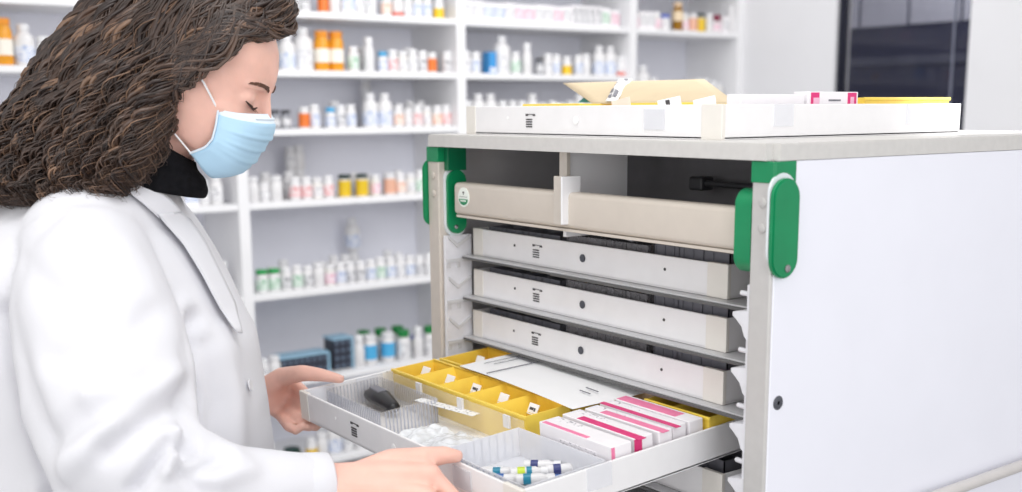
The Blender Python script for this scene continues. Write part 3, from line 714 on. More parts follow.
# small vials with blue and green labels
vb = hd
vm = [M('vial_blue', rgb(40, 96, 170), .4), M('vial_teal', rgb(20, 130, 160), .4), M('vial_lime', rgb(200, 220, 60), .4), M('vial_navy', rgb(50, 60, 120), .4)]
vl = [(.022, .020, .5, 0, 'white vial, blue ring, lying nearest the front tray wall'), (.040, .040, .35, 1, 'white vial with a teal label lying at the bin centre'),
      (.062, .030, .3, 0, 'white vial, blue ring, second from the front tray wall'), (.070, .058, .45, 2, 'white vial with a lime label lying at the bin centre'),
      (.094, .050, .4, 1, 'white vial with a teal label lying towards the tray side wall'), (.060, .088, .3, 3, 'white vial with a navy ring lying beside the cartons'),
      (.095, .098, .5, 3, 'white vial with a navy ring near the ribbed bin corner'), (.125, .078, .35, 0, 'white vial, blue ring, lying against the tray side wall')]
for x, y, rz, k, lab in vl:
    q = MB().lathe([(.003, 0), (.0068, .001), (.0070, .034), (.005, .038), (.005, .042)], n=14, mat=RX).build('vial', hd, None, 40)
    MB().lathe([(.0060, .041), (.0060, .050), (.005, .0505)], n=14, mat=RX).build('vial_cap', capw, q, 40)
    MB().lathe([(.0073, .010), (.0073, .020)], n=14, mat=RX, cap=False).build('vial_label', vm[k], q)
    if k == 2: MB().lathe([(.0073, .022), (.0073, .029)], n=14, mat=RX, cap=False).build('vial_label', vm[1], q)
    tag(q, lab, 'vial', 'vials in the ribbed bin'); put_in(q, .405 + x, .014 + y, .0120 + .003 * (y > .045), rz + .5)

# ------------------------------------------------------------------ contents of the tray on top
TT = Matrix.Translation((.034, .0604, Z0 + .0209))
put_in(divided_bin('yellow divided bin along the far end of the top tray', 4, .215, .10, .052, 3, 'top tray bins'), .585, .318, .0032, PI / 2, TT)
put_in(divided_bin('yellow divided bin at the front of the top tray under the envelope', 3, .15, .09, .046, 1, 'top tray bins'), .10, .05, .0032, 0, TT)
put_in(divided_bin('yellow divided bin beneath the middle of the manila envelope', 3, .18, .13, .046, 0, 'top tray bins'), .27, .10, .0032, 0, TT)
tc_ = [(.588, .185, .112, m_mag, 'white carton with two magenta squares, standing at the top tray side'), (.586, .050, .13, m_carton, 'plain white carton standing at the near corner of the top tray'), (.556, .165, .14, m_pink, 'white carton with pink edges, behind the magenta-square carton')]
for k, (x, y, L, mt, lab) in enumerate(tc_):
    u = empty('medicine_carton', lab, 'carton', (0, 0, 0), 'cartons in the top tray')
    H = .060 if k == 0 else .056
    MB().rbox(0, 0, 0, L, .026, H, .0008).build('carton_body', m_carton, u)
    if k == 0:
        MB().box(.006, -.0005, H * .55, .024, 0, H * .98).build('magenta_square', m_mag, u)
        MB().box(.088, -.0005, H * .55, .108, 0, H * .98).build('magenta_square', m_mag, u)
        MB().box(.011, -.0009, H * .62, .024, -.0004, H * .86).build('square_inset', M('pale_pink_print', rgb(244, 190, 214), .5), u)
        MB().box(.094, -.0009, H * .66, .102, -.0004, H * .88).build('square_inset', M('pale_pink_print', rgb(244, 190, 214), .5), u)
        MB().box(.045, -.0005, H * .78, .072, 0, H * .82).build('face_print', M('grey_print', rgb(120, 120, 128), .6), u)
    elif k == 2: MB().box(0, 0, H - .0003, L, .008, H + .0004).build('top_band', m_pink, u)
    put_in(u, x, y, .0032, PI / 2, TT)
# manila envelope propped on the bins, far edge raised
def quad_patch(name, pts, mt, n=10, sag=.0, thick=.0006):
    A, B, C_, D = [Vector(p) for p in pts]; vs = []; fs = []
    nrm = (B - A).cross(D - A).normalized()
    for i in range(n + 1):
        for j in range(n + 1):
            s, t = i / n, j / n
            p = (A * (1 - s) + B * s) * (1 - t) + (D * (1 - s) + C_ * s) * t + nrm * (sag * math.sin(PI * s) * math.sin(PI * t))
            vs.append(p)
    for i in range(n):
        for j in range(n): a = i * (n + 1) + j; fs.append((a, a + n + 1, a + n + 2, a + 1))
    q = MB(); q.v = vs; q.f = fs; q.mi = [0] * len(fs)
    o = q.build(name, mt, None, 180); md = o.modifiers.new('thickness', 'SOLIDIFY'); md.thickness = thick
    return o
nearL = on_plane(592, 103, 1, .150); nearR = on_plane(737, 103, 1, .190)
farL = on_plane(563, 83, 1, .30); farR = on_plane(704, 79, 1, .34)
env = quad_patch('manila_envelope', [nearL, nearR, farR, farL], m_manila, 12, .008)
tag(env, 'pale manila envelope propped across the tray on top of the cart', 'envelope')
def lerp(a, b, t): return a + (b - a) * t
up = Vector((-.2, -.75, .6)).normalized() * .0035
a0, a1 = lerp(nearL, nearR, .12), lerp(nearL, nearR, .205); b0, b1 = lerp(farL, farR, .44), lerp(farL, farR, .54)
ls = quad_patch('label_strip', [a0 + up * 1.5, a1 + up * 1.5, b1 + up * 1.8, b0 + up * 1.8], m_tab, 8, .0085)
ls.parent = env; ls['label'] = 'white label strip stuck across the envelope'
# printed marks on that strip
def on_strip(s0, s1, t0, t1):
    P = lambda s, t: lerp(lerp(a0, a1, s), lerp(b0, b1, s), t) + up * (1.9 + .4 * 0) + (a1 - a0).cross(b0 - a0).normalized() * (.0085 * math.sin(PI * s) * math.sin(PI * t) + .0008)
    return [P(s0, t0), P(s1, t0), P(s1, t1), P(s0, t1)]
q = MB()
for (s0, s1, t0, t1) in ((.15, .45, .08, .16), (.55, .85, .10, .30), (.15, .4, .22, .36), (.2, .8, .52, .57), (.2, .6, .62, .66), (.6, .85, .80, .92)):
    q.add(on_strip(s0, s1, t0, t1), [(0, 1, 2, 3)])
q.build('strip_print', M('grey_print', rgb(120, 120, 128), .6), ls)
# loose slips sticking up at the near corner of the top tray
for k, (x, y, rz, lab) in enumerate(((.52, .03, .3, 'white slip sticking up at the near corner of the top tray'), (.46, .02, .5, 'white slip with dark print leaning out of the top tray'), (.37, .012, .2, 'small pinkish slip leaning at the front rim of top tray'))):
    o = MB().rbox(0, 0, 0, .034, .0008, .016, .0003).build('paper_slip', m_paper if k < 2 else M('pinkish_slip', rgb(246, 222, 206), .6)); tag(o, lab, 'paper slip', 'slips in the top tray')
    if k == 1: MB().box(.012, -.0008, .006, .018, -.0001, .014).build('slip_print', m_ink, o)
    put_in(o, x, y, .036, rz, TT, ry=-.2)
o = MB().prism([(0, 0), (.05, .0), (.02, .012)], 1, 0, .03).build('teal_packet', M('teal_packet', rgb(70, 150, 160), .5)); put_in(o, .12, .15, .052, .2, TT); tag(o, 'small teal packet under the tip of the manila envelope', 'packet')

# ------------------------------------------------------------------ the pharmacist
DM = 1.55                                    # distance of the head's middle plane
S_ = FPX / DM
m_skin = M('skin', rgb(236, 188, 172), 0.5, 0.06, 30, sss=0.12, bump=.08, bscale=400)
m_coat = M('white_coat_cotton', rgb(221, 221, 226), 0.85, 0.012, 8, bump=.12, bscale=500, spec=.2)
m_hair = M('brown_hair', rgb(56, 41, 34), 0.42, 0.4, 30, spec=.6)
m_hairbase = M('dark_brown_hair', rgb(42, 30, 25), 0.6, 0.3, 40)
m_mask = M('blue_mask_fabric', rgb(182, 217, 240), 0.75, 0.03, 20, bump=.06, bscale=600, spec=.2)
m_maskw = M('white_mask_edge', rgb(226, 238, 248), 0.75, 0.02, 20, spec=.2)
m_knit = M('black_fleece', rgb(24, 24, 27), 0.95, 0.25, 120, bump=.6, bscale=700, spec=.1)
m_brow = M('brow_hair', rgb(96, 66, 52), 0.7, 0.2, 60)
m_lash = M('lash_dark', rgb(64, 40, 34), 0.7, 0.2, 60)
m_trouser = M('dark_trousers', rgb(44, 46, 56), 0.9, 0.1, 60)
m_shoe = M('black_shoe', rgb(30, 30, 32), 0.5, 0.1, 60)

def remeshed(name, mb, voxel, mats, smooth_iter=6, fac=.5):
    """weld overlapping closed shells into one continuous skin"""
    me = mb.mesh(name + '_shells', mats); o = bpy.data.objects.new(name + '_shells', me); COL.objects.link(o)
    r = o.modifiers.new('r', 'REMESH'); r.mode = 'VOXEL'; r.voxel_size = voxel; r.use_smooth_shade = True
    s = o.modifiers.new('s', 'SMOOTH'); s.iterations = smooth_iter; s.factor = fac
    dg = bpy.context.evaluated_depsgraph_get(); dg.update()
    out = bpy.data.meshes.new_from_object(o.evaluated_get(dg)); out.name = name
    bpy.data.objects.remove(o); bpy.data.meshes.remove(me)
    out.materials.clear()
    for mt in (mats if isinstance(mats, (list, tuple)) else [mats]): out.materials.append(mt)
    out.shade_smooth(); return out

# head frame: a = forward, h = up, w = towards the camera side (her right)
N0 = at_depth(268, 97, DM)
vr = ray(235, 97); e2 = Vector((vr.x, vr.y, 0)).normalized(); e1 = Vector((-e2.y, e2.x, 0)) * -1
if e1.dot(RGT) < 0: e1 = -e1
YW = math.radians(16); PT = math.radians(24)
a_h = (e1 * math.cos(YW) - e2 * math.sin(YW)); w_h = -(e2 * math.cos(YW) + e1 * math.sin(YW))
Ah = (a_h * math.cos(PT) - Vector((0, 0, 1)) * math.sin(PT)).normalized()
Hh = (a_h * math.sin(PT) + Vector((0, 0, 1)) * math.cos(PT)).normalized()
Wh = w_h.normalized()
def H(a, h, w=0.0): return N0 + Ah * (a * .001) + Hh * (h * .001) + Wh * (w * .001)
def interp(tab, x):
    if x <= tab[0][0]: return tab[0][1:]
    for p, q in zip(tab, tab[1:]):
        if x <= q[0]:
            t = (x - p[0]) / (q[0] - p[0]); t = t * t * (3 - 2 * t) if False else t
            return tuple(a + (b - a) * t for a, b in zip(p[1:], q[1:]))
    return tab[-1][1:]
#        h     front  back  halfwidth
HEAD = [(-120, -22, -62, 16), (-114, -6, -78, 30), (-105, 3, -92, 42), (-93, 0, -105, 53), (-78, 2, -118, 60), (-60, 4, -132, 65), (-45, 3, -146, 68), (-25, 0, -164, 71),
        (-8, -4, -178, 73), (5, -3, -184, 75), (20, 2, -189, 76), (40, -2, -191, 77), (60, -9, -188, 76), (78, -22, -178, 71), (92, -38, -164, 62), (104, -58, -143, 48), (112, -80, -120, 30), (115, -95, -106, 14)]
head = MB(); rings = []
for k in range(64):
    h = -120 + 235 * k / 63
    f, b, w = interp(HEAD, h)
    c = -96 if h > -100 else (f + b) / 2
    ring = []
    for j in range(56):
        th = 2 * PI * j / 56; ct, st = math.cos(th), math.sin(th)
        e = .86 if ct > 0 else 1.0
        a = c + ((f - c) if ct > 0 else (c - b)) * math.copysign(abs(ct) ** e, ct)
        ww = w * math.copysign(abs(st) ** .95, st)
        # eye sockets
        for s in (-1, 1):
            d2 = ((h + 6) / 13) ** 2 + ((ww - 31 * s) / 17) ** 2
            if ct > 0: a -= 6.5 * math.exp(-d2)
        # temples
        if ct > 0: ww *= 1 - .05 * math.exp(-((h - 12) / 22) ** 2)
        ring.append(H(a, h, ww))
    rings.append(ring)
head.loft(rings)
def hp(mb, pts, rad, n=14, flat=1.0): mb.tube([H(*p) for p in pts], [r * .001 for r in rad], n, 0, flat)
hp(head, [(-8, 8, 0), (-2, -6, 0), (6, -24, 0), (10, -38, 0)], [9, 8, 8.5, 9.5])
for s in (-1, 1):
    hp(head, [(2, -42, 0), (0, -44, 10 * s)], [9, 8])                                    # nostril wings
    hp(head, [(-5, 9, 10 * s), (-8, 12, 26 * s), (-21, 9, 45 * s)], [7, 7, 6])           # brow ridge
    hp(head, [(-19, -9, 31 * s), (-20, -9, 34 * s)], [12.6, 12.6])                         # lid over the eyeball
    hp(head, [(-26, -36, 42 * s), (-44, -32, 54 * s)], [13, 11])                           # cheekbone
    hp(head, [(-92, 8, 74 * s), (-100, -8, 80 * s), (-94, -30, 75 * s)], [9, 11, 7], 12, .5)   # ear
hp(head, [(-2, -66, -16), (3, -67, 0), (-2, -66, 16)], [6, 7.5, 6]); hp(head, [(-3, -80, -14), (2, -81, 0), (-3, -80, 14)], [6, 7.5, 6])   # lips
# neck and trunk
def C3(u, v, d): return at_depth(u, v, d)
nb = C3(120, 205, 1.60)
head.tube([H(-110, -40), H(-118, -80), nb, nb + Vector((0, 0, -.08))], [.058, .056, .062, .08], 24)
def trunk_rings(tab, n=48, inset=0.0, dc=1.60):
    rr = []
    for v, uf, ub, hw, ex in tab:
        pf, pb = C3(uf, v, dc), C3(ub, v, dc); c = (pf + pb) / 2; half = (pf - pb).length / 2 - inset; ax = (pf - pb).normalized(); ax.z = 0; ax.normalize()
        lat = Vector((-ax.y, ax.x, 0)); hw_ = hw - inset; ring = []
        for j in range(n):
            th = 2 * PI * j / n; ct, st = math.cos(th), math.sin(th)
            ring.append(c + ax * (half * math.copysign(abs(ct) ** ex, ct)) + lat * (hw_ * math.copysign(abs(st) ** ex, st)))
        rr.append(ring)
    return rr
TR = [(176, 150, 62, .070, 1), (186, 158, 40, .092, 1), (200, 170, 14, .135, 1), (214, 182, -2, .172, .95), (232, 194, -14, .196, .92), (255, 208, -22, .206, .9), (300, 231, -32, .212, .9),
      (340, 250, -36, .214, .9), (400, 262, -34, .212, .9), (455, 268, -26, .212, .92), (520, 271, -24, .222, .92), (620, 268, -34, .235, .95), (760, 262, -42, .240, .98), (900, 258, -46, .245, 1)]
body = head
body.loft(trunk_rings([t for t in TR[1:12]], 40, .022))
# legs and feet
foot_c = C3(115, 480, 1.60)
ax_f = (C3(260, 480, 1.6) - C3(0, 480, 1.6)); ax_f.z = 0; ax_f.normalize(); lat_f = Vector((ax_f.y, -ax_f.x, 0))
legs = []
for s in (-1, 1):
    hip = Vector((foot_c.x, foot_c.y, .80)) + lat_f * (.09 * s); knee = Vector((foot_c.x, foot_c.y, .45)) + lat_f * (.10 * s) + ax_f * .02; ank = Vector((foot_c.x, foot_c.y, .09)) + lat_f * (.11 * s) - ax_f * .02
    legs.append((hip, knee, ank)); body.tube([hip, knee, ank, ank + ax_f * .02 - Vector((0, 0, .03))], [.085, .055, .04, .04], 16)
    body.tube([ank + ax_f * -.03 + Vector((0, 0, -.045)), ank + ax_f * .15 + Vector((0, 0, -.055))], [.035, .03], 12)
# arms
RA = [(C3(78, 246, 1.475), .060), (C3(100, 330, 1.42), .052), (C3(132, 468, 1.325), .044), (C3(235, 494, 1.345), .038), (C3(318, 485, 1.385), .0295)]
LA = [(C3(150, 246, 1.74), .058), (C3(175, 330, 1.84), .05), (C3(190, 425, 1.90), .042), (C3(225, 402, 1.885), .035), (C3(256, 392, 1.865), .0275)]
body.tube([p for p, r in RA], [r for p, r in RA], 18); body.tube([p for p, r in LA], [r for p, r in LA], 18)
# ---- right hand: lies along the tray's front wall, thumb over the rim
def T(x, y, z): return T4 @ Vector((x, y, z))
def finger(pts, r0, r1, n=12):
    k = len(pts); body.tube(pts, [r0 + (r1 - r0) * i / (k - 1) for i in range(k)], n)
wr = RA[-1][0]
kn = [C3(431, 474, 1.375), C3(428, 497, 1.355), C3(421, 517, 1.345), C3(409, 534, 1.345)]
body.tube([wr, lerp(wr, kn[0], .55), kn[0]], [.027, .0235, .0135], 14)
body.tube([wr, lerp(wr, kn[1], .55), kn[1]], [.027, .0225, .0125], 14)
body.tube([wr, lerp(wr, kn[2], .5), kn[2]], [.025, .020, .0115], 14)
body.tube([wr, lerp(wr, kn[3], .5), kn[3]], [.023, .017, .0105], 14)
finger([kn[0], C3(456, 500, 1.375), T(.452, .0, -.018), T(.452, .022, -.011)], .0118, .0078)
finger([kn[1], C3(452, 524, 1.355), T(.428, .0, -.022), T(.428, .028, -.011)], .0115, .0078)
finger([kn[2], C3(441, 540, 1.350), T(.402, .0, -.022), T(.402, .026, -.011)], .0108, .0075)
finger([kn[3], C3(424, 552, 1.350), T(.376, .0, -.020), T(.376, .018, -.010)], .0095, .0066)
finger([lerp(wr, kn[0], .25), C3(392, 462, 1.40), C3(425, 458, 1.395), C3(445, 455, 1.405), C3(457, 456, 1.412)], .021, .0088)
# ---- left hand: grips the far front corner, thumb along the rim
wl = LA[-1][0]
lk = [C3(292, 382, 1.875), C3(291, 396, 1.885), C3(286, 407, 1.885), C3(279, 414, 1.88)]
for i, k in enumerate(lk): body.tube([wl, lerp(wl, k, .55), k], [.024 - .001 * i, .0205 - .002 * i, .012 - .0006 * i], 14)
tipL = [T(.020, .050, -.010), T(.022, .022, -.010), T(.028, .010, -.011), T(.010, -.006, -.010)]
for i, k in enumerate(lk):
    mid = T(-.020 + .004 * i, .045 - .022 * i, .000 - .004 * i); low = T(-.008 + .004 * i, .045 - .020 * i, -.014 - .001 * i)
    finger([k, mid, low, tipL[i]], .0112 - .0006 * i, .0074)
finger([lerp(wl, lk[0], .2), C3(282, 377, 1.845), C3(303, 373, 1.81), C3(322, 375, 1.795), C3(340, 379, 1.785)], .020, .0080)
bodymesh = remeshed('person_body', body, .0034, m_skin, 5, .5)
# a little flush on the skin is procedural; nails are small separate plates
person = link('person', bodymesh)
tag(person, 'person with long curly brown hair, white coat and blue mask pulling out a tray', 'person')
def nail(p, d, up, L=.009, W=.0075):
    d = d.normalized(); up = (up - d * up.dot(d)).normalized(); s = d.cross(up); q = MB(); vs = []; fs = []
    for i in range(5):
        for j in range(5):
            a, b = i / 4 - .5, j / 4 - .5
            vs.append(p + d * (a * L) + s * (b * W * (1 - .5 * max(0, a) ** 2)) - up * (.0022 * (2 * b) ** 2 + .0008 * (2 * a) ** 2))
    for i in range(4):
        for j in range(4): c = i * 5 + j; fs.append((c, c + 1, c + 6, c + 5))
    q.v = vs; q.f = fs; q.mi = [0] * 16; return q.build('fingernail', M('nail_pink', rgb(240, 190, 176), .25, .03, 40), person, 180)
nail(C3(341, 375.2, 1.782), C3(342, 379, 1.785) - C3(322, 375, 1.795), Vector((0, 0, 1)))
nail(C3(458, 450.5, 1.409), C3(460, 456, 1.412) - C3(445, 455, 1.405), Vector((0, 0, 1)))

# ---- eyebrow, lashes
def ribbon(name, rows, mt, parent, th=.0008):
    q = MB(); n = len(rows)
    for a, b in rows: q.v += [a, b]
    q.f = [(2 * i, 2 * i + 1, 2 * i + 3, 2 * i + 2) for i in range(n - 1)]; q.mi = [0] * (n - 1)
    o = q.build(name, mt, parent, 180); md = o.modifiers.new('thickness', 'SOLIDIFY'); md.thickness = th; md.offset = 0; return o
bvh_body = BVHTree.FromPolygons([v.co.copy() for v in bodymesh.vertices], [tuple(p.vertices) for p in bodymesh.polygons])
def on_head(a, h, w, lift=.0008):
    p, nrm, i, d = bvh_body.find_nearest(H(a, h, w)); 
    if (p - H(-95, h * .5, 0)).dot(nrm) < 0: nrm = -nrm
    return p + nrm * lift
for s in (-1, 1):
    q = MB()
    for k in range(46):
        t = k / 45; a, h, w = -4 - 17 * t ** 1.6, 9 + 8 * math.sin(t * 2.1) - 3 * t, s * (11 + 39 * t)
        for j in range(3):
            hh = h + random.uniform(-3.6, 3.6) * (1 - t * .7); p0 = on_head(a + 6, hh, w, .0006); p1 = on_head(a + 6, hh + 2.5 - 5 * t, w + s * 6, .0012)
            q.tube([p0, (p0 + p1) / 2 + Ah * .0004, p1], [.0006, .0006, .0003], 5)
    q.build('eyebrow', m_brow, person)
    q = MB(); pts = []
    for k in range(9):
        t = k / 8; pts.append(on_head(-1 - 10 * t ** 2, -17.0 + 3.5 * math.sin(PI * t) * -1 + 1.5 * t, s * (19 + 30 * t), .0007))
    q.tube(pts, [.0009 + .0010 * math.sin(PI * k / 8) for k in range(9)], 6)
    for k in range(14):
        t = .15 + .85 * k / 13; p0 = on_head(-1 - 10 * t ** 2, -17 - 3.5 * math.sin(PI * t) + 1.5 * t, s * (19 + 30 * t), .0006)
        q.tube([p0, p0 + Ah * .003 - Hh * .002 + Wh * (.001 * s), p0 + Ah * .006 - Hh * .0035 + Wh * (.003 * s * t)], [.0005, .0004, .0002], 4)
    q.build('eyelash', m_lash, person)
    continue
    pts = [on_head(-1 - 10 * (k / 8) ** 2, -3 + 3 * math.sin(PI * k / 8) - 2 * (k / 8), s * (18 + 28 * k / 8), .0002) for k in range(9)]
    MB().tube(pts, [.0003 + .0004 * math.sin(PI * k / 8) for k in range(9)], 6).build('eyelid_crease', M('lid_crease', rgb(206, 148, 130), .7), person)

# ---- surgical mask: pleated shell over nose and chin
FRONT = [(20, 9), (26, 15), (34, 22), (46, 24), (60, 22), (75, 18), (90, 15), (104, 10), (115, 4), (125, -8), (132, -20), (137, -30)]   # depth below nasion -> forward
SIDE = [(0, -42, 60), (.3, -36, 64), (.55, -34, 64), (.75, -40, 60), (1, -60, 50)]                                                  # along the side edge: forward, half width
rows = []; nw = 40
for k in range(44):
    s_ = k / 43; hc_ = -21 - 115 * s_; hs_ = -36 - 74 * s_
    f = interp(FRONT, -hc_)[0]; sd, hw = interp(SIDE, s_)
    pleat = 0
    for ph in (-56, -76, -96):
        dd = hc_ - ph; pleat += 2.4 * math.exp(-((dd - 1.5) / 3.0) ** 2) - 1.6 * math.exp(-((dd + 3) / 2.6) ** 2)
    row = []
    for j in range(nw + 1):
        t = -1 + 2 * j / nw; st = math.sin(t * PI / 2)
        w = hw * math.copysign(abs(st) ** .9, st); fo = math.cos(t * PI / 2) ** .75; fh = math.cos(t * PI / 2) ** 1.1
        row.append(H(sd + (f - sd) * fo + pleat * (1 - t ** 6), hs_ + (hc_ - hs_) * fh, w))
    rows.append(row)
q = MB(); q.v = [p for r in rows for p in r]
q.f = [(i * (nw + 1) + j, i * (nw + 1) + j + 1, (i + 1) * (nw + 1) + j + 1, (i + 1) * (nw + 1) + j) for i in range(43) for j in range(nw)]; q.mi = [1 if f[0] < 4 * (nw + 1) else 0 for f in q.f]
mask = q.build('face_mask', [m_mask, m_maskw], person, 180); md = mask.modifiers.new('thickness', 'SOLIDIFY'); md.thickness = .0015
for s, j in ((1, nw), (-1, 0)):
    q = MB(); q.tube([rows[k][j] for k in range(0, 44, 3)] , .0022, 8, 0, .6); q.build('side_seam', m_maskw, mask, 180)
    top = rows[1][j]; bot = rows[42][j]
    lp = MB().tube([top, lerp(top, H(-92, 16, 78 * s), .5) + Wh * (.006 * s), H(-98, 12, 81 * s), H(-120, -8, 82 * s), H(-120, -50, 72 * s), lerp(bot, H(-116, -70, 66 * s), .6) + Wh * (.006 * s), bot], .0016, 8, 0, .8)
    lp.build('ear_loop', M('white_elastic', rgb(244, 244, 246), .7), mask, 180)
MB().tube([rows[2][j] + Ah * .0012 for j in range(nw // 2 - 9, nw // 2 + 10, 2)], .0016, 8, 0, .6).build('nose_wire_seam', m_maskw, mask, 180)

# ---- black fleece collar
q = MB(); rings = []
for k in range(15):
    t = k / 14
    c = lerp(C3(126, 181, 1.57), C3(150, 134, 1.555), t); L = (.112 - .034 * t) ; wv = .088 - .018 * t
    L *= 1 + .10 * math.sin(PI * t)
    tilt = -.30 - .40 * t
    ring = []
    for j in range(48):
        th = 2 * PI * j / 48; ct, st = math.cos(th), math.sin(th)
        p = c + e1 * (L * ct * math.cos(tilt) * (1.0 if ct > 0 else .8)) + Vector((0, 0, 1)) * (L * ct * math.sin(tilt) * .8) - e2 * (wv * st)
        p += (e1 * ct - e2 * st) * (.004 * noise.noise(Vector((ct * 3, st * 3, t * 4))))
        ring.append(p)
    rings.append(ring)
q.loft(rings); q.build('fleece_collar', m_knit, person, 180)

# ---- lab coat
coat = MB()
coat.loft(trunk_rings(TR, 56))
SR = [(C3(80, 244, 1.475), .082), (C3(88, 285, 1.445), .095), (C3(100, 340, 1.41), .104), (C3(112, 400, 1.37), .104), (C3(132, 462, 1.325), .094), (C3(180, 486, 1.32), .074), (C3(240, 491, 1.345), .055), (C3(290, 489, 1.37), .046), (C3(325, 486, 1.390), .0415)]
coat.tube([p for p, r in SR[:-1]] + [SR[-1][0]], [r for p, r in SR], 28, caps=False)
SL = [(C3(150, 246, 1.74), .085), (C3(175, 330, 1.84), .078), (C3(188, 425, 1.90), .068), (C3(220, 405, 1.885), .052), (C3(240, 397, 1.875), .044)]
coat.tube([p for p, r in SL], [r for p, r in SL], 24, caps=False)
coat.tube([C3(80, 244, 1.475), C3(120, 212, 1.57), C3(150, 246, 1.74)], [.078, .085, .08], 24)
cm = remeshed('lab_coat', coat, .006, m_coat, 8, .5)
FOLDS = [ # surveyed fold lines (pixel polylines), depth of the fold in m, width in m
    ([(193, 318), (190, 345), (192, 395), (190, 448)], -.013, .012), ([(189, 395), (155, 414), (106, 448)], -.011, .014), ([(188, 448), (174, 440), (134, 490)], -.012, .009),
    ([(182, 432), (168, 470)], .010, .010), ([(150, 385), (100, 405), (50, 440)], -.007, .016), ([(186, 372), (140, 392), (90, 398)], .007, .014), ([(120, 425), (70, 460), (40, 492)], .008, .015),
    ([(170, 300), (120, 340), (60, 360)], -.005, .018), ([(20, 260), (60, 300), (110, 310)], -.004, .02), ([(3, 312), (26, 396), (55, 492)], -.012, .012), ([(205, 345), (214, 400), (212, 456)], -.005, .012), ([(226, 330), (236, 400), (236, 456)], .005, .014),
    ([(60, 210), (20, 245), (4, 312)], -.005, .010), ([(200, 470), (225, 458)], -.006, .008), ([(215, 480), (250, 470)], .005, .012), ([(178, 470), (205, 492)], -.007, .010), ([(130, 250), (175, 300), (190, 330)], .004, .018)]
from bpy_extras import mesh_utils
COS = [v.co.copy() for v in cm.vertices]; NRM = [v.normal.copy() for v in cm.vertices]; NEW = []
for p, nrm in zip(COS, NRM):
    u, vv = to_px(p)
    facing = -nrm.dot((p - CAM).normalized())
    d = .0035 * noise.noise(p * 9) + .0018 * noise.noise(p * 22 + Vector((5, 0, 0)))
    if facing > -.1:
        dep = (p - CAM).dot(FWD)
        for pl, amp, wid in FOLDS:
            best = 1e9
            for (x0, y0), (x1, y1) in zip(pl, pl[1:]):
                L2 = (x1 - x0) ** 2 + (y1 - y0) ** 2; t = max(0, min(1, ((u - x0) * (x1 - x0) + (vv - y0) * (y1 - y0)) / L2))
                best = min(best, math.hypot(u - x0 - t * (x1 - x0), vv - y0 - t * (y1 - y0)))
            best *= dep / FPX
            if best < wid * 3: d += amp * 1.7 * math.exp(-(best / wid) ** 2) * max(0, min(1, facing * 2 - .3))
    NEW.append(p + nrm * max(-.022, min(.018, d)))
for v, p in zip(cm.vertices, NEW): v.co = p
cm.update()
lab = link('lab_coat', cm, person); md = lab.modifiers.new('soften', 'SMOOTH'); md.iterations = 1; md.factor = .5
bvh_coat = BVHTree.FromPolygons([v.co.copy() for v in cm.vertices], [tuple(p.vertices) for p in cm.polygons])
def on_coat(u, v, lift):
    r = ray(u, v).normalized(); hit = bvh_coat.ray_cast(CAM, r)
    if hit[0] is None:
        # just past the silhouette: nearest surface point to the sight line at the coat's middle distance
        p = at_depth(u, v, 1.58); n_ = bvh_coat.find_nearest(p); return p.lerp(n_[0], .4) + Vector((0, 0, 0))
    n_ = hit[1]; n_ = n_ if n_.dot(r) < 0 else -n_
    return hit[0] + n_ * lift
def coat_strip(name, left, right, lift0, lift1, mt, n=24, m_=6, th=.002):
    """a cloth strip lying on the coat between two surveyed edges"""
    def along(pl, t):
        k = t * (len(pl) - 1); i = min(int(k), len(pl) - 2); f = k - i
        return (pl[i][0] + (pl[i + 1][0] - pl[i][0]) * f, pl[i][1] + (pl[i + 1][1] - pl[i][1]) * f)
    q = MB()
    for i in range(n + 1):
        a, b = along(left, i / n), along(right, i / n)
        for j in range(m_ + 1):
            s = j / m_; q.v.append(on_coat(a[0] + (b[0] - a[0]) * s, a[1] + (b[1] - a[1]) * s, lift0 + (lift1 - lift0) * s))
    q.f = [(i * (m_ + 1) + j, i * (m_ + 1) + j + 1, (i + 1) * (m_ + 1) + j + 1, (i + 1) * (m_ + 1) + j) for i in range(n) for j in range(m_)]; q.mi = [0] * len(q.f)
    o = q.build(name, mt, lab, 180); md = o.modifiers.new('thickness', 'SOLIDIFY'); md.thickness = th; md.offset = 1; return o
coat_strip('lapel', [(152, 216), (160, 228), (178, 248), (196, 278), (214, 312), (231, 336)], [(172, 212), (183, 224), (197, 244), (214, 278), (228, 308), (234, 337)], .010, .012, m_coat)
coat_strip('coat_collar', [(100, 184), (122, 192), (140, 206), (155, 219)], [(128, 168), (142, 178), (158, 198), (172, 213)], .006, .014, m_coat)
for (u_, v_) in ((247, 386),):
    p = on_coat(u_, v_, .002); hit = bvh_coat.find_nearest(p); nr = hit[1]
    if nr.dot(p - CAM) > 0: nr = -nr
    mt_ = nr.to_track_quat('Z', 'Y').to_matrix().to_4x4(); mt_.translation = p + nr * .002
    MB().lathe([(.0078, 0), (.0085, .0012), (.0078, .0024), (.006, .0018)], n=20, mat=mt_).build('coat_button', M('button_grey_white', rgb(222, 222, 226), .35), lab, 50)
# cuff edge ring
cf = SR[-1][0]; cd = (SR[-1][0] - SR[-2][0]).normalized()
ca = Vector((0, 0, 1)); ca = (ca - cd * ca.dot(cd)).normalized(); cb = cd.cross(ca)
rings = []
for (dx, r) in ((-.028, .0425), (-.026, .0440), (.002, .0425), (.004, .0415), (.003, .039), (-.012, .036)):
    rings.append([cf + cd * dx + ca * (r * math.cos(2 * PI * k / 32)) + cb * (r * math.sin(2 * PI * k / 32)) for k in range(32)])
MB().loft(rings, caps=False).build('cuff', m_coat, lab, 180)
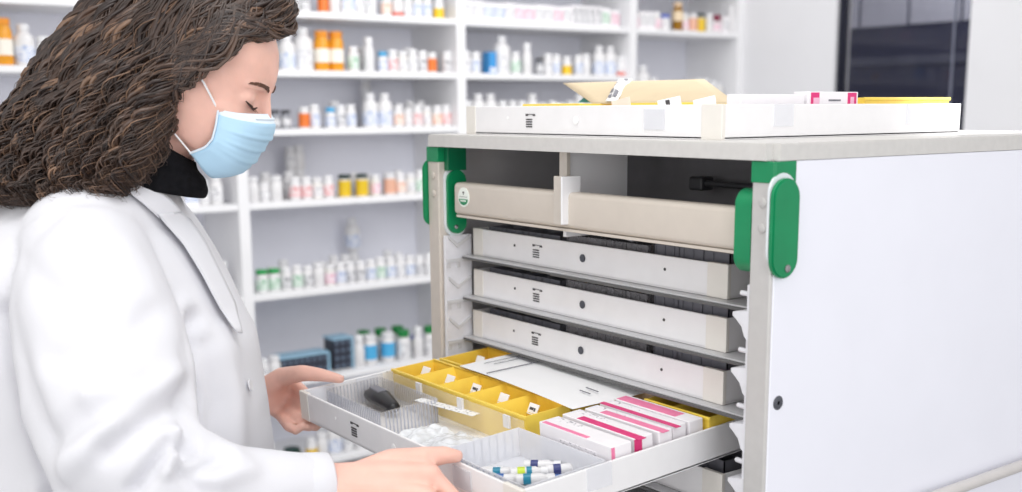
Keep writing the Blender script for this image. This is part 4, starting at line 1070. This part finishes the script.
# trousers and shoes (below the coat)
q = MB()
for hip, knee, ank in legs: q.tube([hip - Vector((0, 0, -.06)), knee, ank + Vector((0, 0, .02))], [.105, .08, .062], 18, caps=False)
q.build('trousers', m_trouser, person, 60)
for hip, knee, ank in legs:
    h0 = ank + ax_f * -.05; 
    rings = []
    for (x, w_, h_) in ((-.06, .028, .07), (-.03, .038, .10), (.02, .042, .095), (.09, .046, .062), (.15, .044, .048), (.19, .03, .035)):
        c = Vector((ank.x, ank.y, 0)) + ax_f * x
        rings.append([c + lat_f * (w_ * math.cos(2 * PI * k / 16)) + Vector((0, 0, max(0, h_ * .5 + h_ * .5 * math.sin(2 * PI * k / 16)))) for k in range(16)])
    MB().loft(rings).build('shoe', m_shoe, person, 60)

# ---- hair: a dark inner volume and several hundred wavy locks
GU = [ # guide polylines on her right side: (u, v, lateral offset in m)
    [(264, -26, .015), (284, -8, .025), (294, 12, .035), (289, 34, .045), (262, 38, .062), (234, 43, .076), (202, 62, .086), (181, 88, .09), (172, 118, .086), (168, 146, .082), (158, 164, .08)],
    [(250, -34, .012), (268, -22, .04), (276, 2, .062), (262, 24, .075), (234, 34, .086), (198, 54, .094), (174, 84, .098), (162, 114, .098), (154, 146, .096), (145, 172, .094), (138, 184, .094)],
    [(222, -42, .01), (230, -26, .055), (218, 4, .088), (193, 32, .100), (172, 62, .106), (156, 92, .110), (145, 122, .112), (136, 150, .114), (128, 172, .116), (122, 186, .117), (118, 194, .118)],
    [(190, -44, .01), (187, -24, .06), (168, 6, .092), (146, 36, .105), (128, 68, .112), (114, 98, .116), (104, 128, .12), (95, 154, .123), (88, 176, .126), (84, 188, .128), (80, 197, .13)],
    [(160, -40, .01), (142, -18, .06), (117, 14, .086), (96, 46, .10), (80, 78, .108), (67, 108, .112), (57, 136, .116), (49, 160, .12), (43, 180, .122), (39, 190, .124), (35, 199, .126)],
    [(136, -32, .0), (108, -8, .03), (80, 22, .05), (58, 52, .062), (40, 82, .07), (27, 110, .076), (17, 136, .082), (9, 158, .086), (3, 178, .088), (-1, 190, .09), (-4, 200, .09)],
    [(118, -24, -.02), (88, 0, -.01), (63, 26, .0), (45, 52, .0), (27, 82, .0), (12, 110, .0), (2, 136, .0), (-4, 158, .0), (-9, 178, .0), (-13, 190, .0), (-16, 202, .0)]]
def gpoint(g, t, side):
    g = max(0, min(len(GU) - 1.001, g)); i = int(g); f = g - i
    k = max(0, min(9.999, t * 10)); j = int(k); e = k - j
    def P(G):
        a = G[j]; b = G[j + 1]; return [a[x] + (b[x] - a[x]) * e for x in range(3)]
    A, B = P(GU[i]), P(GU[i + 1]); u, v, w = [A[x] + (B[x] - A[x]) * f for x in range(3)]
    base = at_depth(u, v, DM + .015)
    return base - e2 * (w if side > 0 else -w)
hc = H(-95, 10)
axis_pts = [hc, C3(120, 60, DM + .015), C3(80, 170, DM + .015)]
def toward(p, k):
    """pull a point towards the hair's middle line"""
    u, v = to_px(p); mid = at_depth(u * .86 + 150 * .14, v, DM + .015)
    return p.lerp(mid, k)
def clear_skull(p, k):
    d = p - H(-96, 12); a, h, w = d.dot(Ah), d.dot(Hh), d.dot(Wh)
    if h < -.075: return p
    q_ = math.sqrt((a / (.094 if a > 0 else .097)) ** 2 + (h / .105) ** 2 + (w / .079) ** 2)
    if q_ >= k or q_ < 1e-4: return p
    return p + d * (k / q_ - 1)
inner = MB(); rings = []
for t in [x / 16 for x in range(17)]:
    ring = []
    for k in range(12): ring.append(clear_skull(toward(gpoint(.35 + 5.65 * k / 11, t, 1), .15), 1.055))
    for k in range(11, -1, -1): ring.append(clear_skull(toward(gpoint(.35 + 5.65 * k / 11, t, -1), .15), 1.055))
    rings.append(ring)
inner.loft(rings)
hairm = [m_hairbase, m_hair, M('hair_chestnut', rgb(76, 56, 45), .4, .35, 40, spec=.7), M('hair_dark', rgb(44, 31, 27), .45, .3, 40, spec=.6), M('hair_highlight', rgb(118, 90, 70), .42, .3, 40, spec=.7)]
rnd = random.Random(5)
def lock(g, side, depth, t0, t1, rad, amp, freq, ph, mi, n=30):
    pts = []; rr = []; lift = rnd.uniform(1.05, 1.19)
    for k in range(n + 1):
        t = t0 + (t1 - t0) * k / n
        p = toward(gpoint(g + .12 * math.sin(t * 5 + ph), t, side), depth)
        q_ = gpoint(g, min(1, t + .04), side); tan = (q_ - gpoint(g, max(0, t - .04), side)).normalized()
        out = (p - toward(p, .5)); out = (out - tan * out.dot(tan)); out = out.normalized() if out.length > 1e-5 else -e2
        sd = tan.cross(out)
        am = amp * min(1.2, .25 + t * 1.7)
        w_ = 2 * PI * freq * t + ph
        p = p + sd * (am * math.sin(w_)) + out * (am * .8 * math.cos(w_ * .93 + 1))
        p = clear_skull(p, lift)
        pts.append(p); rr.append(rad * (min(1, .5 + 3 * (k / n))) * (1 if k < n * .72 else max(.16, 1 - (k / n - .72) / .28 * .85)))
    hair.tube(pts, rr, 6, mi, .55)
hair = MB(); hair.v = inner.v; hair.f = inner.f; hair.mi = [0] * len(inner.f)
def clump(side, g0, nstr):
    dep = rnd.uniform(-.03, .11); t0 = rnd.choice([0, 0, 0, .02, rnd.uniform(0, .3)]); t1 = rnd.uniform(.84, 1.0)
    amp = rnd.uniform(.006, .0125); fr = rnd.uniform(5.0, 7.6); ph = rnd.uniform(0, 6.3); mi = rnd.choice([1, 1, 1, 1, 3, 3, 3, 2, 2, 2, 4])
    for _ in range(nstr):
        m2 = mi if rnd.random() < .7 else rnd.choice([1, 2, 3])
        lock(g0 + rnd.gauss(0, .055), side, dep + rnd.gauss(0, .018), max(0, t0 + rnd.gauss(0, .03)), min(1.02, t1 + rnd.gauss(0, .02)), rnd.uniform(.0014, .0036), amp * rnd.uniform(.8, 1.15), fr * rnd.uniform(.96, 1.04), ph + rnd.gauss(0, .22), m2, 56)
for k in range(170):
    side = 1 if rnd.random() < .74 else -1
    clump(side, rnd.uniform(0, 6) if side > 0 else rnd.uniform(.4, 6), 8)
for k in range(300):
    side = 1 if rnd.random() < .8 else -1
    lock(rnd.uniform(0, 6), side, rnd.uniform(-.08, .02), rnd.uniform(0, .5), rnd.uniform(.85, 1.03), rnd.uniform(.0005, .001), rnd.uniform(.006, .013), rnd.uniform(5, 8), rnd.uniform(0, 6.3), rnd.choice([1, 2, 2, 4]), 56)
hair.build('hair', hairm, person, 180)

WORLD = 0.78
LIGHTS = [
    ('ceiling_panel_cart', ((.75, -.5, 2.75), (.45, -.2, 1.0), 1.1, .9, 13)),
    ('aisle_shelf_fill', ((-.3, 1.1, 2.7), (-2.2, 1.3, 1.1), 1.0, 3.2, 40)),  # unseen fill aimed at the shelves to brighten their backs
    ('front_fill', ((1.1, -2.5, 1.5), (.4, .1, 1.25), 1.4, 1.2, 13)),  # unseen fill added to brighten the tray fronts
    ('right_side_fill', ((2.8, -.5, 1.8), (.8, .15, 1.15), 1.3, 1.3, 18, (.95, .96, 1))),  # unseen area light added at the right for the cart side, no window there
    ('reflection_prop_light', ((-1.2, 3.6, 2.7), (-1.5, 4.3, 2.0), .6, .4, 22)),  # added lamp that lights the reflection stand-ins behind the glass
]

# ------------------------------------------------------------------ light
wd = bpy.data.worlds.new('world'); scene.world = wd; wd.use_nodes = True
bg = wd.node_tree.nodes['Background']; bg.inputs['Color'].default_value = (1.0, .985, .97, 1); bg.inputs['Strength'].default_value = WORLD
def area(name, loc, target, sx, sy, power, col=(1, 1, 1)):
    ld = bpy.data.lights.new(name, 'AREA'); ld.shape = 'RECTANGLE'; ld.size = sx; ld.size_y = sy; ld.energy = power; ld.color = col
    o = bpy.data.objects.new(name, ld); COL.objects.link(o); o.location = loc
    o.rotation_euler = (Vector(target) - Vector(loc)).to_track_quat('-Z', 'Y').to_euler(); return o
for n_, args in LIGHTS: area(n_, *args)
